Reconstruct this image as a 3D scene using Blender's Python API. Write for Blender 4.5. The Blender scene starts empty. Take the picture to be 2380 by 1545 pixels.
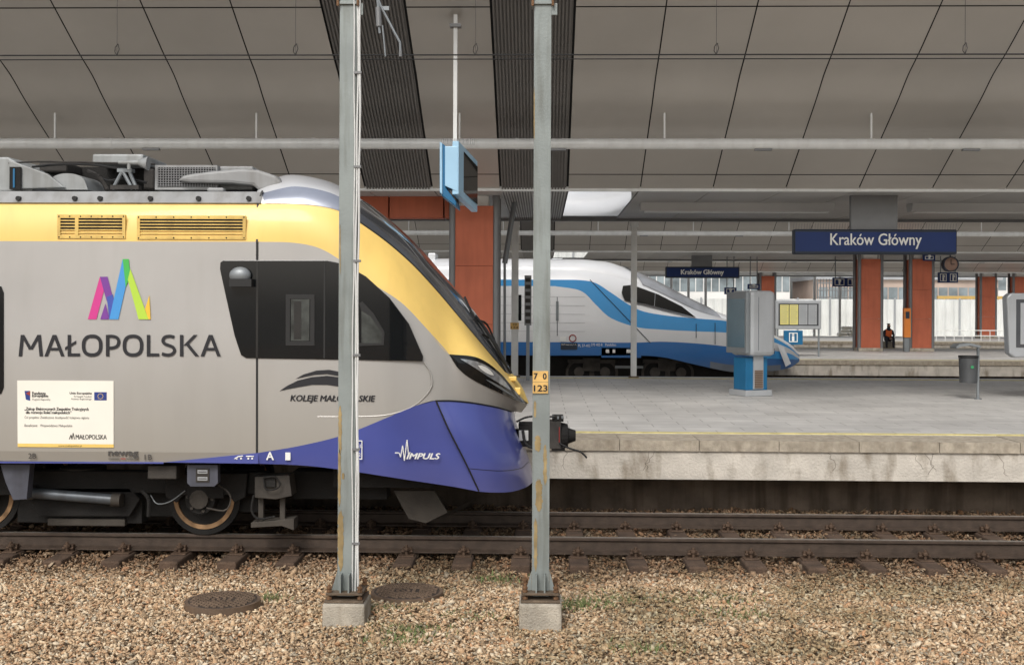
import bpy, bmesh, math, random
import numpy as np
from mathutils import Vector, Matrix
random.seed(7); np.random.seed(7)
scene=bpy.context.scene
COL=scene.collection
# ---------------------------------------------------------------- survey constants
F=2697.; H=2.4; PSI=.025; ROLL=.0042; HOR=720.
def P(u,v,Y):
    """bearing / elevation reading -> world point on the vertical plane Y"""
    u0=u+ROLL*(v-HOR); v0=v-ROLL*(u-1190)
    X=Y*math.tan(math.atan((u0-1190)/F)-PSI)
    yc=-X*math.sin(PSI)+Y*math.cos(PSI)
    return Vector((X,Y,H-(v0-HOR)/F*yc))
# ---------------------------------------------------------------- materials
def c(r,g,b):
    return tuple(((x/255.)/12.92 if x/255.<=.04045 else ((x/255.+.055)/1.055)**2.4) for x in (r,g,b))
MATS={}
def M(name,col,rough=.5,metal=0.,var=.1,scale=2.,bump=0.,bscale=60.,streak=0.,coat=0.,low=None,detail=5,sthr=(.45,.72),sscale=(5,5,.5),island=0.):
    if name in MATS: return MATS[name]
    m=bpy.data.materials.new(name); m.use_nodes=True; nt=m.node_tree; N=nt.nodes; L=nt.links
    b=N['Principled BSDF']; b.inputs['Roughness'].default_value=rough; b.inputs['Metallic'].default_value=metal
    if coat: b.inputs['Coat Weight'].default_value=coat; b.inputs['Coat Roughness'].default_value=.08
    g=N.new('ShaderNodeNewGeometry')
    n=N.new('ShaderNodeTexNoise'); n.inputs['Scale'].default_value=scale; n.inputs['Detail'].default_value=detail
    L.new(g.outputs['Position'],n.inputs['Vector'])
    mr=N.new('ShaderNodeMapRange'); mr.inputs[1].default_value=.3; mr.inputs[2].default_value=.7
    mr.inputs[3].default_value=1-var; mr.inputs[4].default_value=1+var
    L.new(n.outputs['Fac'],mr.inputs[0]); fac=mr.outputs[0]
    if island:
        im=N.new('ShaderNodeMapRange'); im.inputs[3].default_value=1-island; im.inputs[4].default_value=1+island; L.new(g.outputs['Random Per Island'],im.inputs[0])
        pr=N.new('ShaderNodeMath'); pr.operation='MULTIPLY'; L.new(fac,pr.inputs[0]); L.new(im.outputs[0],pr.inputs[1]); fac=pr.outputs[0]
    mx=N.new('ShaderNodeVectorMath'); mx.operation='SCALE'; mx.inputs[0].default_value=col
    L.new(fac,mx.inputs['Scale']); out=mx.outputs[0]
    if streak:
        mp=N.new('ShaderNodeMapping'); mp.inputs['Scale'].default_value=sscale; L.new(g.outputs['Position'],mp.inputs['Vector'])
        n2=N.new('ShaderNodeTexNoise'); n2.inputs['Scale'].default_value=1.5; n2.inputs['Detail'].default_value=6; L.new(mp.outputs[0],n2.inputs['Vector'])
        r2=N.new('ShaderNodeMapRange'); r2.inputs[1].default_value=sthr[0]; r2.inputs[2].default_value=sthr[1]; r2.inputs[3].default_value=0; r2.inputs[4].default_value=streak
        L.new(n2.outputs['Fac'],r2.inputs[0])
        mm=N.new('ShaderNodeMix'); mm.data_type='RGBA'; L.new(r2.outputs[0],mm.inputs[0]); L.new(out,mm.inputs[6])
        mm.inputs[7].default_value=(col[0]*.35,col[1]*.3,col[2]*.23,1); out=mm.outputs[2]
    if low:   # grime that gathers low on the thing: (z0,z1,colour,amount)
        sp=N.new('ShaderNodeSeparateXYZ'); L.new(g.outputs['Position'],sp.inputs[0])
        ad=N.new('ShaderNodeMath'); ad.operation='MULTIPLY_ADD'; L.new(n.outputs['Fac'],ad.inputs[0]); ad.inputs[1].default_value=-.5; L.new(sp.outputs['Z'],ad.inputs[2])
        r3=N.new('ShaderNodeMapRange'); r3.inputs[1].default_value=low[0]-.25; r3.inputs[2].default_value=low[1]-.25; r3.inputs[3].default_value=low[3]; r3.inputs[4].default_value=0
        L.new(ad.outputs[0],r3.inputs[0])
        mm=N.new('ShaderNodeMix'); mm.data_type='RGBA'; L.new(r3.outputs[0],mm.inputs[0]); L.new(out,mm.inputs[6]); mm.inputs[7].default_value=(*low[2],1); out=mm.outputs[2]
    L.new(out,b.inputs['Base Color'])
    if bump:
        nb=N.new('ShaderNodeTexNoise'); nb.inputs['Scale'].default_value=bscale; nb.inputs['Detail'].default_value=4; L.new(g.outputs['Position'],nb.inputs['Vector'])
        bp=N.new('ShaderNodeBump'); bp.inputs['Strength'].default_value=bump; bp.inputs['Distance'].default_value=.02
        L.new(nb.outputs['Fac'],bp.inputs['Height']); L.new(bp.outputs[0],b.inputs['Normal'])
    MATS[name]=m; return m
grime=(.15,.12,.085)
m_grey=M('train grey paint',c(176,174,171),.38,.12,.06,1.2,coat=.3,low=(.85,2.2,(.27,.24,.185),.6),streak=.1,sthr=(.5,.78),sscale=(3,3,.5))
m_silver=M('train silver paint',c(202,203,205),.3,.1,.04,1.5,coat=.5)
m_yel=M('train yellow paint',c(238,202,112),.45,0,.06,1.5,coat=.2,streak=.12,sthr=(.52,.75),sscale=(4,4,.6))
m_blue=M('train blue paint',c(74,84,156),.33,0,.07,2,coat=.4,low=(.6,1.0,grime,.2))
m_roof=M('roof grey',c(146,147,147),.55,0,.15,3,streak=.45)
m_glass=M('dark glass',(.008,.009,.010),.05,0,.1,2)
m_glass2=M('windscreen glass',(.10,.105,.115),.05,.35,.35,1.5)
m_black=M('black rubber',(.012,.012,.012),.6,0,.1)
m_dark=M('underframe dark',(.010,.009,.008),.85,.0,.35,5,.3)
m_under=M('underframe grey',c(56,53,50),.75,.1,.4,5,.2,low=(.2,1.,grime,.2))
m_rim=M('wheel rust rim',c(158,126,92),.7,.2,.4,9,streak=.6)
m_white=M('white paint',c(236,236,232),.4,0,.04,2,coat=.3)
m_card=M('placard',c(238,234,222),.5,0,.03,2)
m_txt=M('lettering black',(.012,.012,.016),.5)
m_txtg=M('lettering grey',(.07,.065,.06),.5)
m_red=M('lettering red',c(150,50,46),.5)
m_post=M('post galvanised',c(138,145,143),.5,.2,.14,3,.1,40,streak=.5,sthr=(.5,.72),sscale=(9,9,.7))
m_rust=M('rusty steel',c(116,86,60),.75,.1,.35,9,.3,60)
m_boltm=M('base plate steel',c(104,90,75),.65,.3,.3,9,.3)
m_conc=M('concrete block',c(172,164,150),.9,0,.25,5,.6,60,streak=.75,sscale=(4,4,1.5))
m_tag=M('mast tag',c(214,174,104),.6,0,.15,8,streak=.2)
m_rail=M('rail rust',c(74,62,53),.6,.3,.25,10,.2)
m_railtop=M('rail head',c(150,144,136),.38,.5,.2,6)
m_sleeper=M('sleeper',c(82,65,52),.9,0,.35,6,.6,50)
m_clip=M('rail clip',c(88,70,56),.7,.3,.3,10)
m_orange=M('column terracotta',c(186,100,70),.6,0,.1,1.5,streak=.2,island=.08)
m_colgrey=M('column grey steel',c(122,123,124),.45,.3,.08,2)
m_pipe=M('pipe white',c(214,215,213),.35,.05,.08,3,streak=.12)
m_panel=M('ceiling panel',c(178,173,166),.34,.3,.07,.5,island=.06)
m_soffit=M('soffit panel',c(178,176,173),.5,.1,.08,.8,island=.06)
m_rib=M('ribbed panel',c(112,109,106),.6,.1,.06,2)
m_gap=M('panel joint',(.01,.01,.01),.8)
m_mirror=M('polished panel',(.75,.77,.8),.05,1.,.02)
m_outer=M('roof concrete',c(150,148,145),.9,0,.1,1)
m_signb=M('sign blue',c(8,44,104),.5,0,.06,2)
m_signk=M('sign frame',(.02,.03,.05),.5)
m_lblue=M('display light blue',c(160,200,226),.35,0,.06,2)
m_steel=M('steel grey',c(132,137,140),.45,.4,.08,4)
m_damp=M('damper steel',c(104,110,116),.4,.4,.2,5,streak=.4)
m_bin=M('bin grey',c(84,86,88),.45,.4,.12,5)
m_teal=M('kiosk blue',c(20,98,140),.4,0,.08,3)
m_kgrey=M('kiosk grey',c(168,171,174),.4,.2,.07,2,streak=.1)
m_vent=M('brown vent',c(110,90,74),.6,0,.1,9)
m_pw=M('express white',c(228,229,230),.35,.05,.05,1,coat=.4,low=(.8,2.,(.42,.42,.41),.4))
m_pb=M('express light blue',c(70,156,218),.35,0,.05,1,coat=.4)
m_pn=M('express blue',c(30,104,172),.35,0,.06,1,coat=.4,low=(.5,1.1,grime,.35))
m_pwg=M('express windscreen',(.34,.35,.365),.14,.2,.25,2)
m_fence=M('white sheet fence',c(222,224,221),.6,0,.07,.6,streak=.14)
m_yroof=M('yellow beam',c(200,166,96),.6)
m_bldg=M('far building',c(216,215,212),.8,0,.1,.3)
m_bglass=M('far glazing',(.2,.235,.25),.25,.1,.5,.6)
m_tyel=M('tactile yellow',c(204,192,136),.85,0,.2,6,streak=.4)
# ---------------------------------------------------------------- mesh builder
class MB:
    def __init__(s): s.v=[]; s.f=[]; s.m=[]; s.mats=[]
    def mi(s,mat):
        if mat not in s.mats: s.mats.append(mat)
        return s.mats.index(mat)
    def add(s,vs,fs,mat):
        o=len(s.v); s.v+= [tuple(p) for p in vs]; k=s.mi(mat)
        for f in fs: s.f.append(tuple(i+o for i in f)); s.m.append(k)
        return s
    def box(s,x0,x1,y0,y1,z0,z1,mat,rot=None,piv=None):
        vs=[Vector((x,y,z)) for x in (x0,x1) for y in (y0,y1) for z in (z0,z1)]
        if rot is not None:
            R=Matrix.Rotation(rot,3,'Z') if not isinstance(rot,Matrix) else rot
            piv=Vector(piv); vs=[R@(p-piv)+piv for p in vs]
        return s.add(vs,[(0,1,3,2),(4,6,7,5),(0,4,5,1),(2,3,7,6),(0,2,6,4),(1,5,7,3)],mat)
    def bx(s,u0,u1,v0,v1,Y,d,mat):
        """box read off the elevation at plane Y, depth d away"""
        a=P(u0,(v0+v1)/2,Y).x; b=P(u1,(v0+v1)/2,Y).x; um=(u0+u1)/2
        return s.box(a,b,Y,Y+d,P(um,v1,Y).z,P(um,v0,Y).z,mat)
    def cyl(s,p0,p1,r0,mat,r1=None,n=14):
        p0=Vector(p0);p1=Vector(p1); r1=r0 if r1 is None else r1
        d=(p1-p0).normalized(); a=d.orthogonal().normalized(); b=d.cross(a)
        vs=[]
        for p,r in ((p0,r0),(p1,r1)):
            for i in range(n):
                t=2*math.pi*i/n; vs.append(p+a*(r*math.cos(t))+b*(r*math.sin(t)))
        fs=[(i,(i+1)%n,n+(i+1)%n,n+i) for i in range(n)]+[tuple(range(n))[::-1],tuple(range(n,2*n))]
        return s.add(vs,fs,mat)
    def ring(s,ctr,R,r,d,mat,n=36):
        """flat ring, axis Y"""
        vs=[]
        for y in (0,d):
            for q in (R,r):
                for i in range(n):
                    t=2*math.pi*i/n; vs.append((ctr[0]+q*math.cos(t),ctr[1]+y,ctr[2]+q*math.sin(t)))
        fs=[]
        for i in range(n):
            j=(i+1)%n
            fs+=[(i,j,n+j,n+i),(2*n+i,3*n+i,3*n+j,2*n+j),(i,2*n+i,2*n+j,j),(n+i,n+j,3*n+j,3*n+i)]
        return s.add(vs,fs,mat)
    def poly(s,uvs,Y,d,mat):
        pts=[P(a[0],a[1],(a[2] if len(a)>2 else Y)) for a in uvs]
        n=len(pts); q=[p+Vector((0,d,0)) for p in pts]
        return s.add(pts+q,[tuple(range(n)),tuple(range(2*n-1,n-1,-1))]+[(i,n+i,n+(i+1)%n,(i+1)%n) for i in range(n)],mat)
    def flat(s,pts,mat): return s.add(pts,[tuple(range(len(pts)))],mat)
    def grid(s,rows,mat,mirror=None):
        n=len(rows[0]); vs=[p for r in rows for p in r]
        fs=[(i*n+j,i*n+j+1,(i+1)*n+j+1,(i+1)*n+j) for i in range(len(rows)-1) for j in range(n-1)]
        s.add(vs,fs,mat)
        if mirror is not None:
            s.add([(p[0],2*mirror-p[1],p[2]) for p in vs],[f[::-1] for f in fs],mat)
        return s
    def tube(s,pts,r,mat,n=8):
        for a,b in zip(pts,pts[1:]): s.cyl(a,b,r,mat,n=n)
        return s
    def ob(s,name,root=None,smooth=False,bevel=0,label=None,ang=40,recalc=True):
        me=bpy.data.meshes.new(name); me.from_pydata(s.v,[],s.f); 
        for m in s.mats: me.materials.append(m)
        me.polygons.foreach_set('material_index',s.m)
        if smooth: me.polygons.foreach_set('use_smooth',[True]*len(me.polygons))
        me.validate(); me.update()
        bm=bmesh.new(); bm.from_mesh(me)
        if smooth: bmesh.ops.remove_doubles(bm,verts=bm.verts,dist=.0004)
        if recalc: bmesh.ops.recalc_face_normals(bm,faces=bm.faces)
        bm.to_mesh(me); bm.free()
        if smooth: me.set_sharp_from_angle(angle=math.radians(ang))
        o=bpy.data.objects.new(name,me); COL.objects.link(o)
        if root is not None: attach(o,root)
        if bevel:
            b=o.modifiers.new('bevel','BEVEL'); b.width=bevel; b.segments=2; b.limit_method='ANGLE'; b.angle_limit=math.radians(35)
        if label: o['label']=label
        return o
ORIG={}
def attach(o,root):
    base=ORIG[root.name]
    o.parent=root; o.location=-base
    ORIG[o.name]=base
    if root.type=='MESH': o.location=(0,0,0)
def thing(name,label,cat,loc,group=None):
    e=bpy.data.objects.new(name,None); e.empty_display_size=.2; COL.objects.link(e)
    loc=Vector(loc); e.location=loc; ORIG[e.name]=loc
    e['label']=label; e['category']=cat
    if group: e['group']=group
    return e
def copy_thing(root,d,label=None):
    r=root.copy(); COL.objects.link(r); r.location=root.location+Vector(d)
    if label: r['label']=label
    for ch in root.children:
        k=ch.copy(); COL.objects.link(k); k.parent=r
        for g in ch.children:
            q=g.copy(); COL.objects.link(q); q.parent=k
    return r
def solo(o,label,cat,group=None,kind=None):
    if kind: o['kind']=kind
    if label: o['label']=label
    if cat: o['category']=cat
    if group: o['group']=group
    return o
def text(s,u0,u1,v0,v1,Y,mat,root,shear=0,bold=0,name='lettering'):
    cu=bpy.data.curves.new('t','FONT'); cu.body=s; cu.shear=shear; cu.resolution_u=3
    o=bpy.data.objects.new('t',cu); COL.objects.link(o); bpy.context.view_layer.update()
    me=bpy.data.meshes.new_from_object(o.evaluated_get(bpy.context.evaluated_depsgraph_get()))
    bpy.data.objects.remove(o); bpy.data.curves.remove(cu)
    n=len(me.vertices)
    if n==0: return None
    a=np.zeros(n*3); me.vertices.foreach_get('co',a); a=a.reshape(-1,3)
    mn=a.min(0); mx=a.max(0)
    A=P(u0,v1,Y); B=P(u1,v0,Y)
    w=np.zeros_like(a)
    w[:,0]=A.x+(a[:,0]-mn[0])/(mx[0]-mn[0])*(B.x-A.x)
    w[:,2]=A.z+(a[:,1]-mn[1])/(mx[1]-mn[1])*(B.z-A.z); w[:,1]=Y
    fs=[tuple(p.vertices) for p in me.polygons]; bpy.data.meshes.remove(me)
    b=MB(); t=bold*(B.z-A.z)
    offs=[(0,0)] if not bold else [(-t,0),(t,0),(0,-t*.6),(0,t*.6)]
    for k,(dx,dz) in enumerate(offs):
        b.add([(p[0]+dx,p[1]-.0004*k,p[2]+dz) for p in w],fs,mat)
    return b.ob(name,root,recalc=False)
def cat(pts,n):
    p=[P(*q) for q in pts]; return catw(p,n)
def catw(p,n):
    p=[Vector(q) for q in p]
    e=[p[0]*2-p[1]]+p+[p[-1]*2-p[-2]]; out=[]
    for i in range(1,len(e)-2):
        for k in range(16):
            t=k/16; a,b,c_,d=e[i-1],e[i],e[i+1],e[i+2]
            out.append(.5*((2*b)+(c_-a)*t+(2*a-5*b+4*c_-d)*t*t+(3*b-a-3*c_+d)*t**3))
    out.append(p[-1]); L=[0]
    for a,b in zip(out,out[1:]): L.append(L[-1]+(b-a).length)
    r=[]; j=0
    for k in range(n):
        s_=L[-1]*k/(n-1)
        while j<len(L)-2 and L[j+1]<s_: j+=1
        dd=L[j+1]-L[j]; t=0 if dd==0 else (s_-L[j])/dd
        r.append(out[j].lerp(out[j+1],min(1,max(0,t))))
    return r
def loft(A,B,k,ell=False):
    rows=[]
    for i in range(k+1):
        t=i/k
        if ell:
            th=t*math.pi/2; fy=1-math.cos(th); fz=math.sin(th)
            rows.append([Vector((a.x+(b.x-a.x)*(fy*.5+fz*.5),a.y+(b.y-a.y)*fy,a.z+(b.z-a.z)*fz)) for a,b in zip(A,B)])
        else: rows.append([a.lerp(b,t) for a,b in zip(A,B)])
    return rows
# ================================================================ GROUND
def gravel_mat():
    m=bpy.data.materials.new('ballast stone'); m.use_nodes=True; nt=m.node_tree; N=nt.nodes; L=nt.links; b=N['Principled BSDF']
    b.inputs['Roughness'].default_value=.9
    g=N.new('ShaderNodeNewGeometry'); r=N.new('ShaderNodeValToRGB'); L.new(g.outputs['Random Per Island'],r.inputs[0])
    cs=[(0,(142,120,94)),(.14,(184,156,124)),(.34,(200,172,138)),(.5,(212,190,158)),(.62,(184,152,118)),(.76,(216,198,170)),(.86,(162,150,130)),(.94,(190,148,112))]
    while len(r.color_ramp.elements)<len(cs): r.color_ramp.elements.new(.5)
    for e,(p,k) in zip(r.color_ramp.elements,cs): e.position=p; e.color=(*c(*k),1)
    r.color_ramp.interpolation='CONSTANT'
    n=N.new('ShaderNodeTexNoise'); n.inputs['Scale'].default_value=25; n.inputs['Detail'].default_value=5; L.new(g.outputs['Position'],n.inputs['Vector'])
    mr=N.new('ShaderNodeMapRange'); mr.inputs[3].default_value=.8; mr.inputs[4].default_value=1.2; L.new(n.outputs['Fac'],mr.inputs[0])
    sc=N.new('ShaderNodeVectorMath'); sc.operation='SCALE'; L.new(r.outputs[0],sc.inputs[0]); L.new(mr.outputs[0],sc.inputs['Scale'])
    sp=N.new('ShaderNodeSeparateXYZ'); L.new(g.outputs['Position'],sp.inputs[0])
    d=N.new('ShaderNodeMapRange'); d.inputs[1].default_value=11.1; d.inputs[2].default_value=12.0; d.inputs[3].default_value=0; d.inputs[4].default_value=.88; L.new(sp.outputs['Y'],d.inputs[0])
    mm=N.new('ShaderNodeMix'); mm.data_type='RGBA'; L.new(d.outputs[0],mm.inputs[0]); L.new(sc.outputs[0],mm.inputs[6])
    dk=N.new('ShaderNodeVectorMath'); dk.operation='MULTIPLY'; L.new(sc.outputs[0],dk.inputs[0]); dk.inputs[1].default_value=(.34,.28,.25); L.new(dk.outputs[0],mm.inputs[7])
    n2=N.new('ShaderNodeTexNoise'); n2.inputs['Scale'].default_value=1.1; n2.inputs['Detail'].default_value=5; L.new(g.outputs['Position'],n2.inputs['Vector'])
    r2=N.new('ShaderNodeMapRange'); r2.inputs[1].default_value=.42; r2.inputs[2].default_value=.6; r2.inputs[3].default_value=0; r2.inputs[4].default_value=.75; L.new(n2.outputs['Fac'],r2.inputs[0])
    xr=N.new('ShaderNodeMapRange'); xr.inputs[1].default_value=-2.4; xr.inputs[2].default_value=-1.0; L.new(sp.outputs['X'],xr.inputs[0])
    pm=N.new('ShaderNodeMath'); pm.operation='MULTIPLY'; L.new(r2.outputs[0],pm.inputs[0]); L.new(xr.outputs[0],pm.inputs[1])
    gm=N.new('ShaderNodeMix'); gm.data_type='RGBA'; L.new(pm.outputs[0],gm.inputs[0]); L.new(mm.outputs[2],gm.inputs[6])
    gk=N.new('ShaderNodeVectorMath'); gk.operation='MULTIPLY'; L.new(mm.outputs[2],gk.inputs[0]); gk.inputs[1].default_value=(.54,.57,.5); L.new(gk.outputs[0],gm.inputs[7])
    L.new(gm.outputs[2],b.inputs['Base Color'])
    return m
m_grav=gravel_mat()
def ground_mat():
    m=bpy.data.materials.new('ground ballast sheet'); m.use_nodes=True; nt=m.node_tree; N=nt.nodes; L=nt.links; b=N['Principled BSDF']; b.inputs['Roughness'].default_value=.95
    g=N.new('ShaderNodeNewGeometry'); v=N.new('ShaderNodeTexVoronoi'); v.inputs['Scale'].default_value=30; L.new(g.outputs['Position'],v.inputs['Vector'])
    r=N.new('ShaderNodeValToRGB'); r.color_ramp.elements[0].color=(*c(90,74,58),1); r.color_ramp.elements[1].color=(*c(164,140,114),1)
    sp=N.new('ShaderNodeSeparateColor'); L.new(v.outputs['Color'],sp.inputs[0]); L.new(sp.outputs[0],r.inputs[0]); L.new(r.outputs[0],b.inputs['Base Color'])
    bp=N.new('ShaderNodeBump'); bp.inputs['Strength'].default_value=.8; bp.inputs['Distance'].default_value=.03; bp.invert=True; L.new(v.outputs['Distance'],bp.inputs['Height']); L.new(bp.outputs[0],b.inputs['Normal'])
    return m
g=MB().add([(-300,-60,-.30),(300,-60,-.30),(300,600,-.30),(-300,600,-.30)],[(0,1,2,3)],ground_mat()).ob('ground')
solo(g,'brown crushed stone ground under the tracks',None,kind='structure')
MH=[]
for (u,v) in ((518,1402),(946,1377)):
    Yq=F*2.63/(v-HOR); MH.append(P(u,v,Yq))
def stones(regions):
    bm=bmesh.new(); bmesh.ops.create_icosphere(bm,subdivisions=1,radius=1); base=np.array([v.co[:] for v in bm.verts]); tri=np.array([[v.index for v in f.verts] for f in bm.faces]); bm.free()
    var=[]
    for k in range(18):
        b=base*(1+np.random.uniform(-.3,.2,(12,1)))+np.random.uniform(-.16,.16,(12,3))
        for _ in range(4):
            nn=np.random.normal(size=3); nn/=np.linalg.norm(nn); dd=b@nn; lim=.42; b=b-np.outer(np.clip(dd-lim,0,None),nn)
        var.append(b)
    var=np.array(var); VV=[]
    for (x0,x1,y0,y1,n,z0,zr,s0,s1) in regions:
        X=np.random.uniform(x0,x1,n); Y=np.random.uniform(y0,y1,n); keep=np.ones(n,bool)
        for p in MH: keep&=((X-p.x)**2+(Y-p.y)**2)>.345**2
        X=X[keep]; Y=Y[keep]; n=len(X)
        idx=np.random.randint(0,18,n); V=var[idx]
        s=np.random.uniform(s0,s1,(n,1,1))*np.exp(np.random.normal(0,.25,(n,1,1)))
        V=V*s*np.stack([np.random.uniform(1.,1.6,n),np.random.uniform(.75,1.15,n),np.random.uniform(.32,.56,n)],1)[:,None,:]
        q=np.random.normal(size=(n,4)); q[:,1:3]*=.32; q/=np.linalg.norm(q,axis=1)[:,None]; w,x,y,z=q.T
        R=np.stack([1-2*(y*y+z*z),2*(x*y-z*w),2*(x*z+y*w),2*(x*y+z*w),1-2*(x*x+z*z),2*(y*z-x*w),2*(x*z-y*w),2*(y*z+x*w),1-2*(x*x+y*y)],1).reshape(n,3,3)
        V=np.einsum('nij,nkj->nki',R,V)
        Z=z0+np.random.uniform(0,zr,n)+.012*np.sin(X*2.1+Y)+.01*np.sin(Y*3.7-X*1.3)
        V=V+np.stack([X,Y,Z],1)[:,None,:]; VV.append(V)
    V=np.concatenate(VV); n=len(V); vs=V.reshape(-1,3); fs=(tri[None]+(np.arange(n)*12)[:,None,None]).reshape(-1,3)
    me=bpy.data.meshes.new('ballast'); me.vertices.add(len(vs)); me.vertices.foreach_set('co',vs.ravel())
    me.loops.add(len(fs)*3); me.loops.foreach_set('vertex_index',fs.ravel().astype(np.int32))
    me.polygons.add(len(fs)); me.polygons.foreach_set('loop_start',np.arange(0,len(fs)*3,3,dtype=np.int32)); me.polygons.foreach_set('loop_total',np.full(len(fs),3,dtype=np.int32))
    me.update(calc_edges=True); me.materials.append(m_grav); o=bpy.data.objects.new('ballast_gravel',me); COL.objects.link(o); return o
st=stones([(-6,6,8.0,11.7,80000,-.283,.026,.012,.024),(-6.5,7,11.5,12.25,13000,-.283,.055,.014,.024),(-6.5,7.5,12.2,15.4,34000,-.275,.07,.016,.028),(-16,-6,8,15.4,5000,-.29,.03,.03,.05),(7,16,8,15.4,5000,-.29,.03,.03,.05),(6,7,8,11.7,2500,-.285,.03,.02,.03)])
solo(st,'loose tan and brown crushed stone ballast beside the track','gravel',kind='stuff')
gm=M('weed green',c(108,122,74),.8,0,.3,20)
gb=MB()
for (u,v,n,sp) in [(620,1392,90,.10),(885,1418,200,.14),(950,1466,220,.18),(930,1490,90,.14),(1340,1400,220,.16),(1430,1385,140,.2),(1660,1385,220,.22),(1720,1420,120,.2),(1150,1340,90,.15),(1490,1500,90,.14),(1100,1430,90,.16)]:
    Y=F*2.65/(v-HOR); p=P(u,v,Y)
    for i in range(n):
        x=p.x+random.gauss(0,sp); y=p.y+random.gauss(0,sp*.6); h=random.uniform(.0,.025); a=random.uniform(0,6.28); w=.006
        gb.add([(x-w*math.cos(a),y-w*math.sin(a),-.27),(x+w*math.cos(a),y+w*math.sin(a),-.27),(x+random.uniform(-.04,.04),y+random.uniform(-.04,.04),-.235+h)],[(0,1,2)],gm)
solo(gb.ob('grass_tufts'),'sparse low green weeds growing through the ballast','weeds',kind='stuff')
# ================================================================ RAILS AND SLEEPERS
def rail(Y,x0=-60,x1=60,lab='rusty steel rail on brown sleepers'):
    prof=[(-.07,-.17),(.07,-.17),(.07,-.155),(.012,-.135),(.01,-.045),(.036,-.03),(.036,-.008),(.028,0),(-.028,0),(-.036,-.008),(-.036,-.03),(-.01,-.045),(-.012,-.135),(-.07,-.155)]
    b=MB(); n=len(prof); vs=[(x,Y+p[0],p[1]) for x in (x0,x1) for p in prof]
    b.add(vs,[(i,(i+1)%n,n+(i+1)%n,n+i) for i in range(n) if i not in (7,)]+[tuple(range(n)),tuple(range(n,2*n))[::-1]],m_rail); b.add([vs[7],vs[8],vs[n+8],vs[n+7]],[(0,1,2,3)],m_railtop)
    return solo(b.ob('rail'),lab,'rail','rails of the railway tracks')
for Y in (12.3,13.8,33.2,34.7,37.1,38.6,57.2,58.7): rail(Y)
x0=P(1347,1300,11.75).x
def sleeper():
    s=thing('sleeper','brown weathered sleeper with rail clips in the ballast','sleeper',(x0,13.05,-.3),'sleepers of the near track')
    MB().box(x0-.1,x0+.1,11.76,14.34,-.32,-.185,m_sleeper).ob('tie',s,bevel=.02)
    for yy in (12.3,13.8):
        b=MB()
        b.box(x0-.08,x0+.08,yy-.21,yy+.21,-.184,-.171,m_clip)
        for sg in (-1,1):
            b.box(x0-.05,x0+.05,yy+sg*.085-.03,yy+sg*.085+.03,-.17,-.11,m_clip)
            b.cyl((x0-.0,yy+sg*.15,-.175),(x0-.0,yy+sg*.15,-.07),.018,m_clip,n=6)
            b.cyl((x0-.0,yy+sg*.15,-.125),(x0-.0,yy+sg*.15,-.095),.036,m_clip,n=6)
            b.cyl((x0-.06,yy+sg*.13,-.14),(x0+.06,yy+sg*.13,-.14),.014,m_clip,n=6)
        b.ob('rail_clip',s,bevel=.004)
    return s
s0=sleeper()
for k in range(-14,14):
    if k: copy_thing(s0,(k*.6,0,0))
# ================================================================ PLATFORMS
def paving():
    m=bpy.data.materials.new('platform paving'); m.use_nodes=True; nt=m.node_tree; N=nt.nodes; L=nt.links; b=N['Principled BSDF']; b.inputs['Roughness'].default_value=.55
    g=N.new('ShaderNodeNewGeometry'); bk=N.new('ShaderNodeTexBrick'); bk.inputs['Scale'].default_value=1.; bk.inputs['Brick Width'].default_value=.8; bk.inputs['Row Height'].default_value=.4; bk.inputs['Mortar Size'].default_value=.008
    bk.inputs['Color1'].default_value=(*c(190,188,185),1); bk.inputs['Color2'].default_value=(*c(201,199,195),1); bk.inputs['Mortar'].default_value=(*c(150,148,144),1)
    L.new(g.outputs['Position'],bk.inputs['Vector'])
    n=N.new('ShaderNodeTexNoise'); n.inputs['Scale'].default_value=.7; n.inputs['Detail'].default_value=9; n.inputs['Roughness'].default_value=.65; L.new(g.outputs['Position'],n.inputs['Vector'])
    mr=N.new('ShaderNodeMapRange'); mr.inputs[1].default_value=.35; mr.inputs[2].default_value=.65; mr.inputs[3].default_value=.78; mr.inputs[4].default_value=1.1; L.new(n.outputs['Fac'],mr.inputs[0])
    s=N.new('ShaderNodeVectorMath'); s.operation='SCALE'; L.new(bk.outputs[0],s.inputs[0]); L.new(mr.outputs[0],s.inputs['Scale']); L.new(s.outputs[0],b.inputs['Base Color'])
    return m
m_pave=paving()
m_edge=M('edge slab',c(168,158,142),.85,0,.2,14,.4,80,streak=.35,island=.07)
m_lip=M('platform concrete',c(196,189,178),.9,0,.16,3,.6,30,streak=.85,sthr=(.5,.72),sscale=(3.,3.,1.),detail=8)
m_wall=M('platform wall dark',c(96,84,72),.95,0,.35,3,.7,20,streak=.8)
m_crack=M('crack dirt',c(86,76,66),.9)
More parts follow.
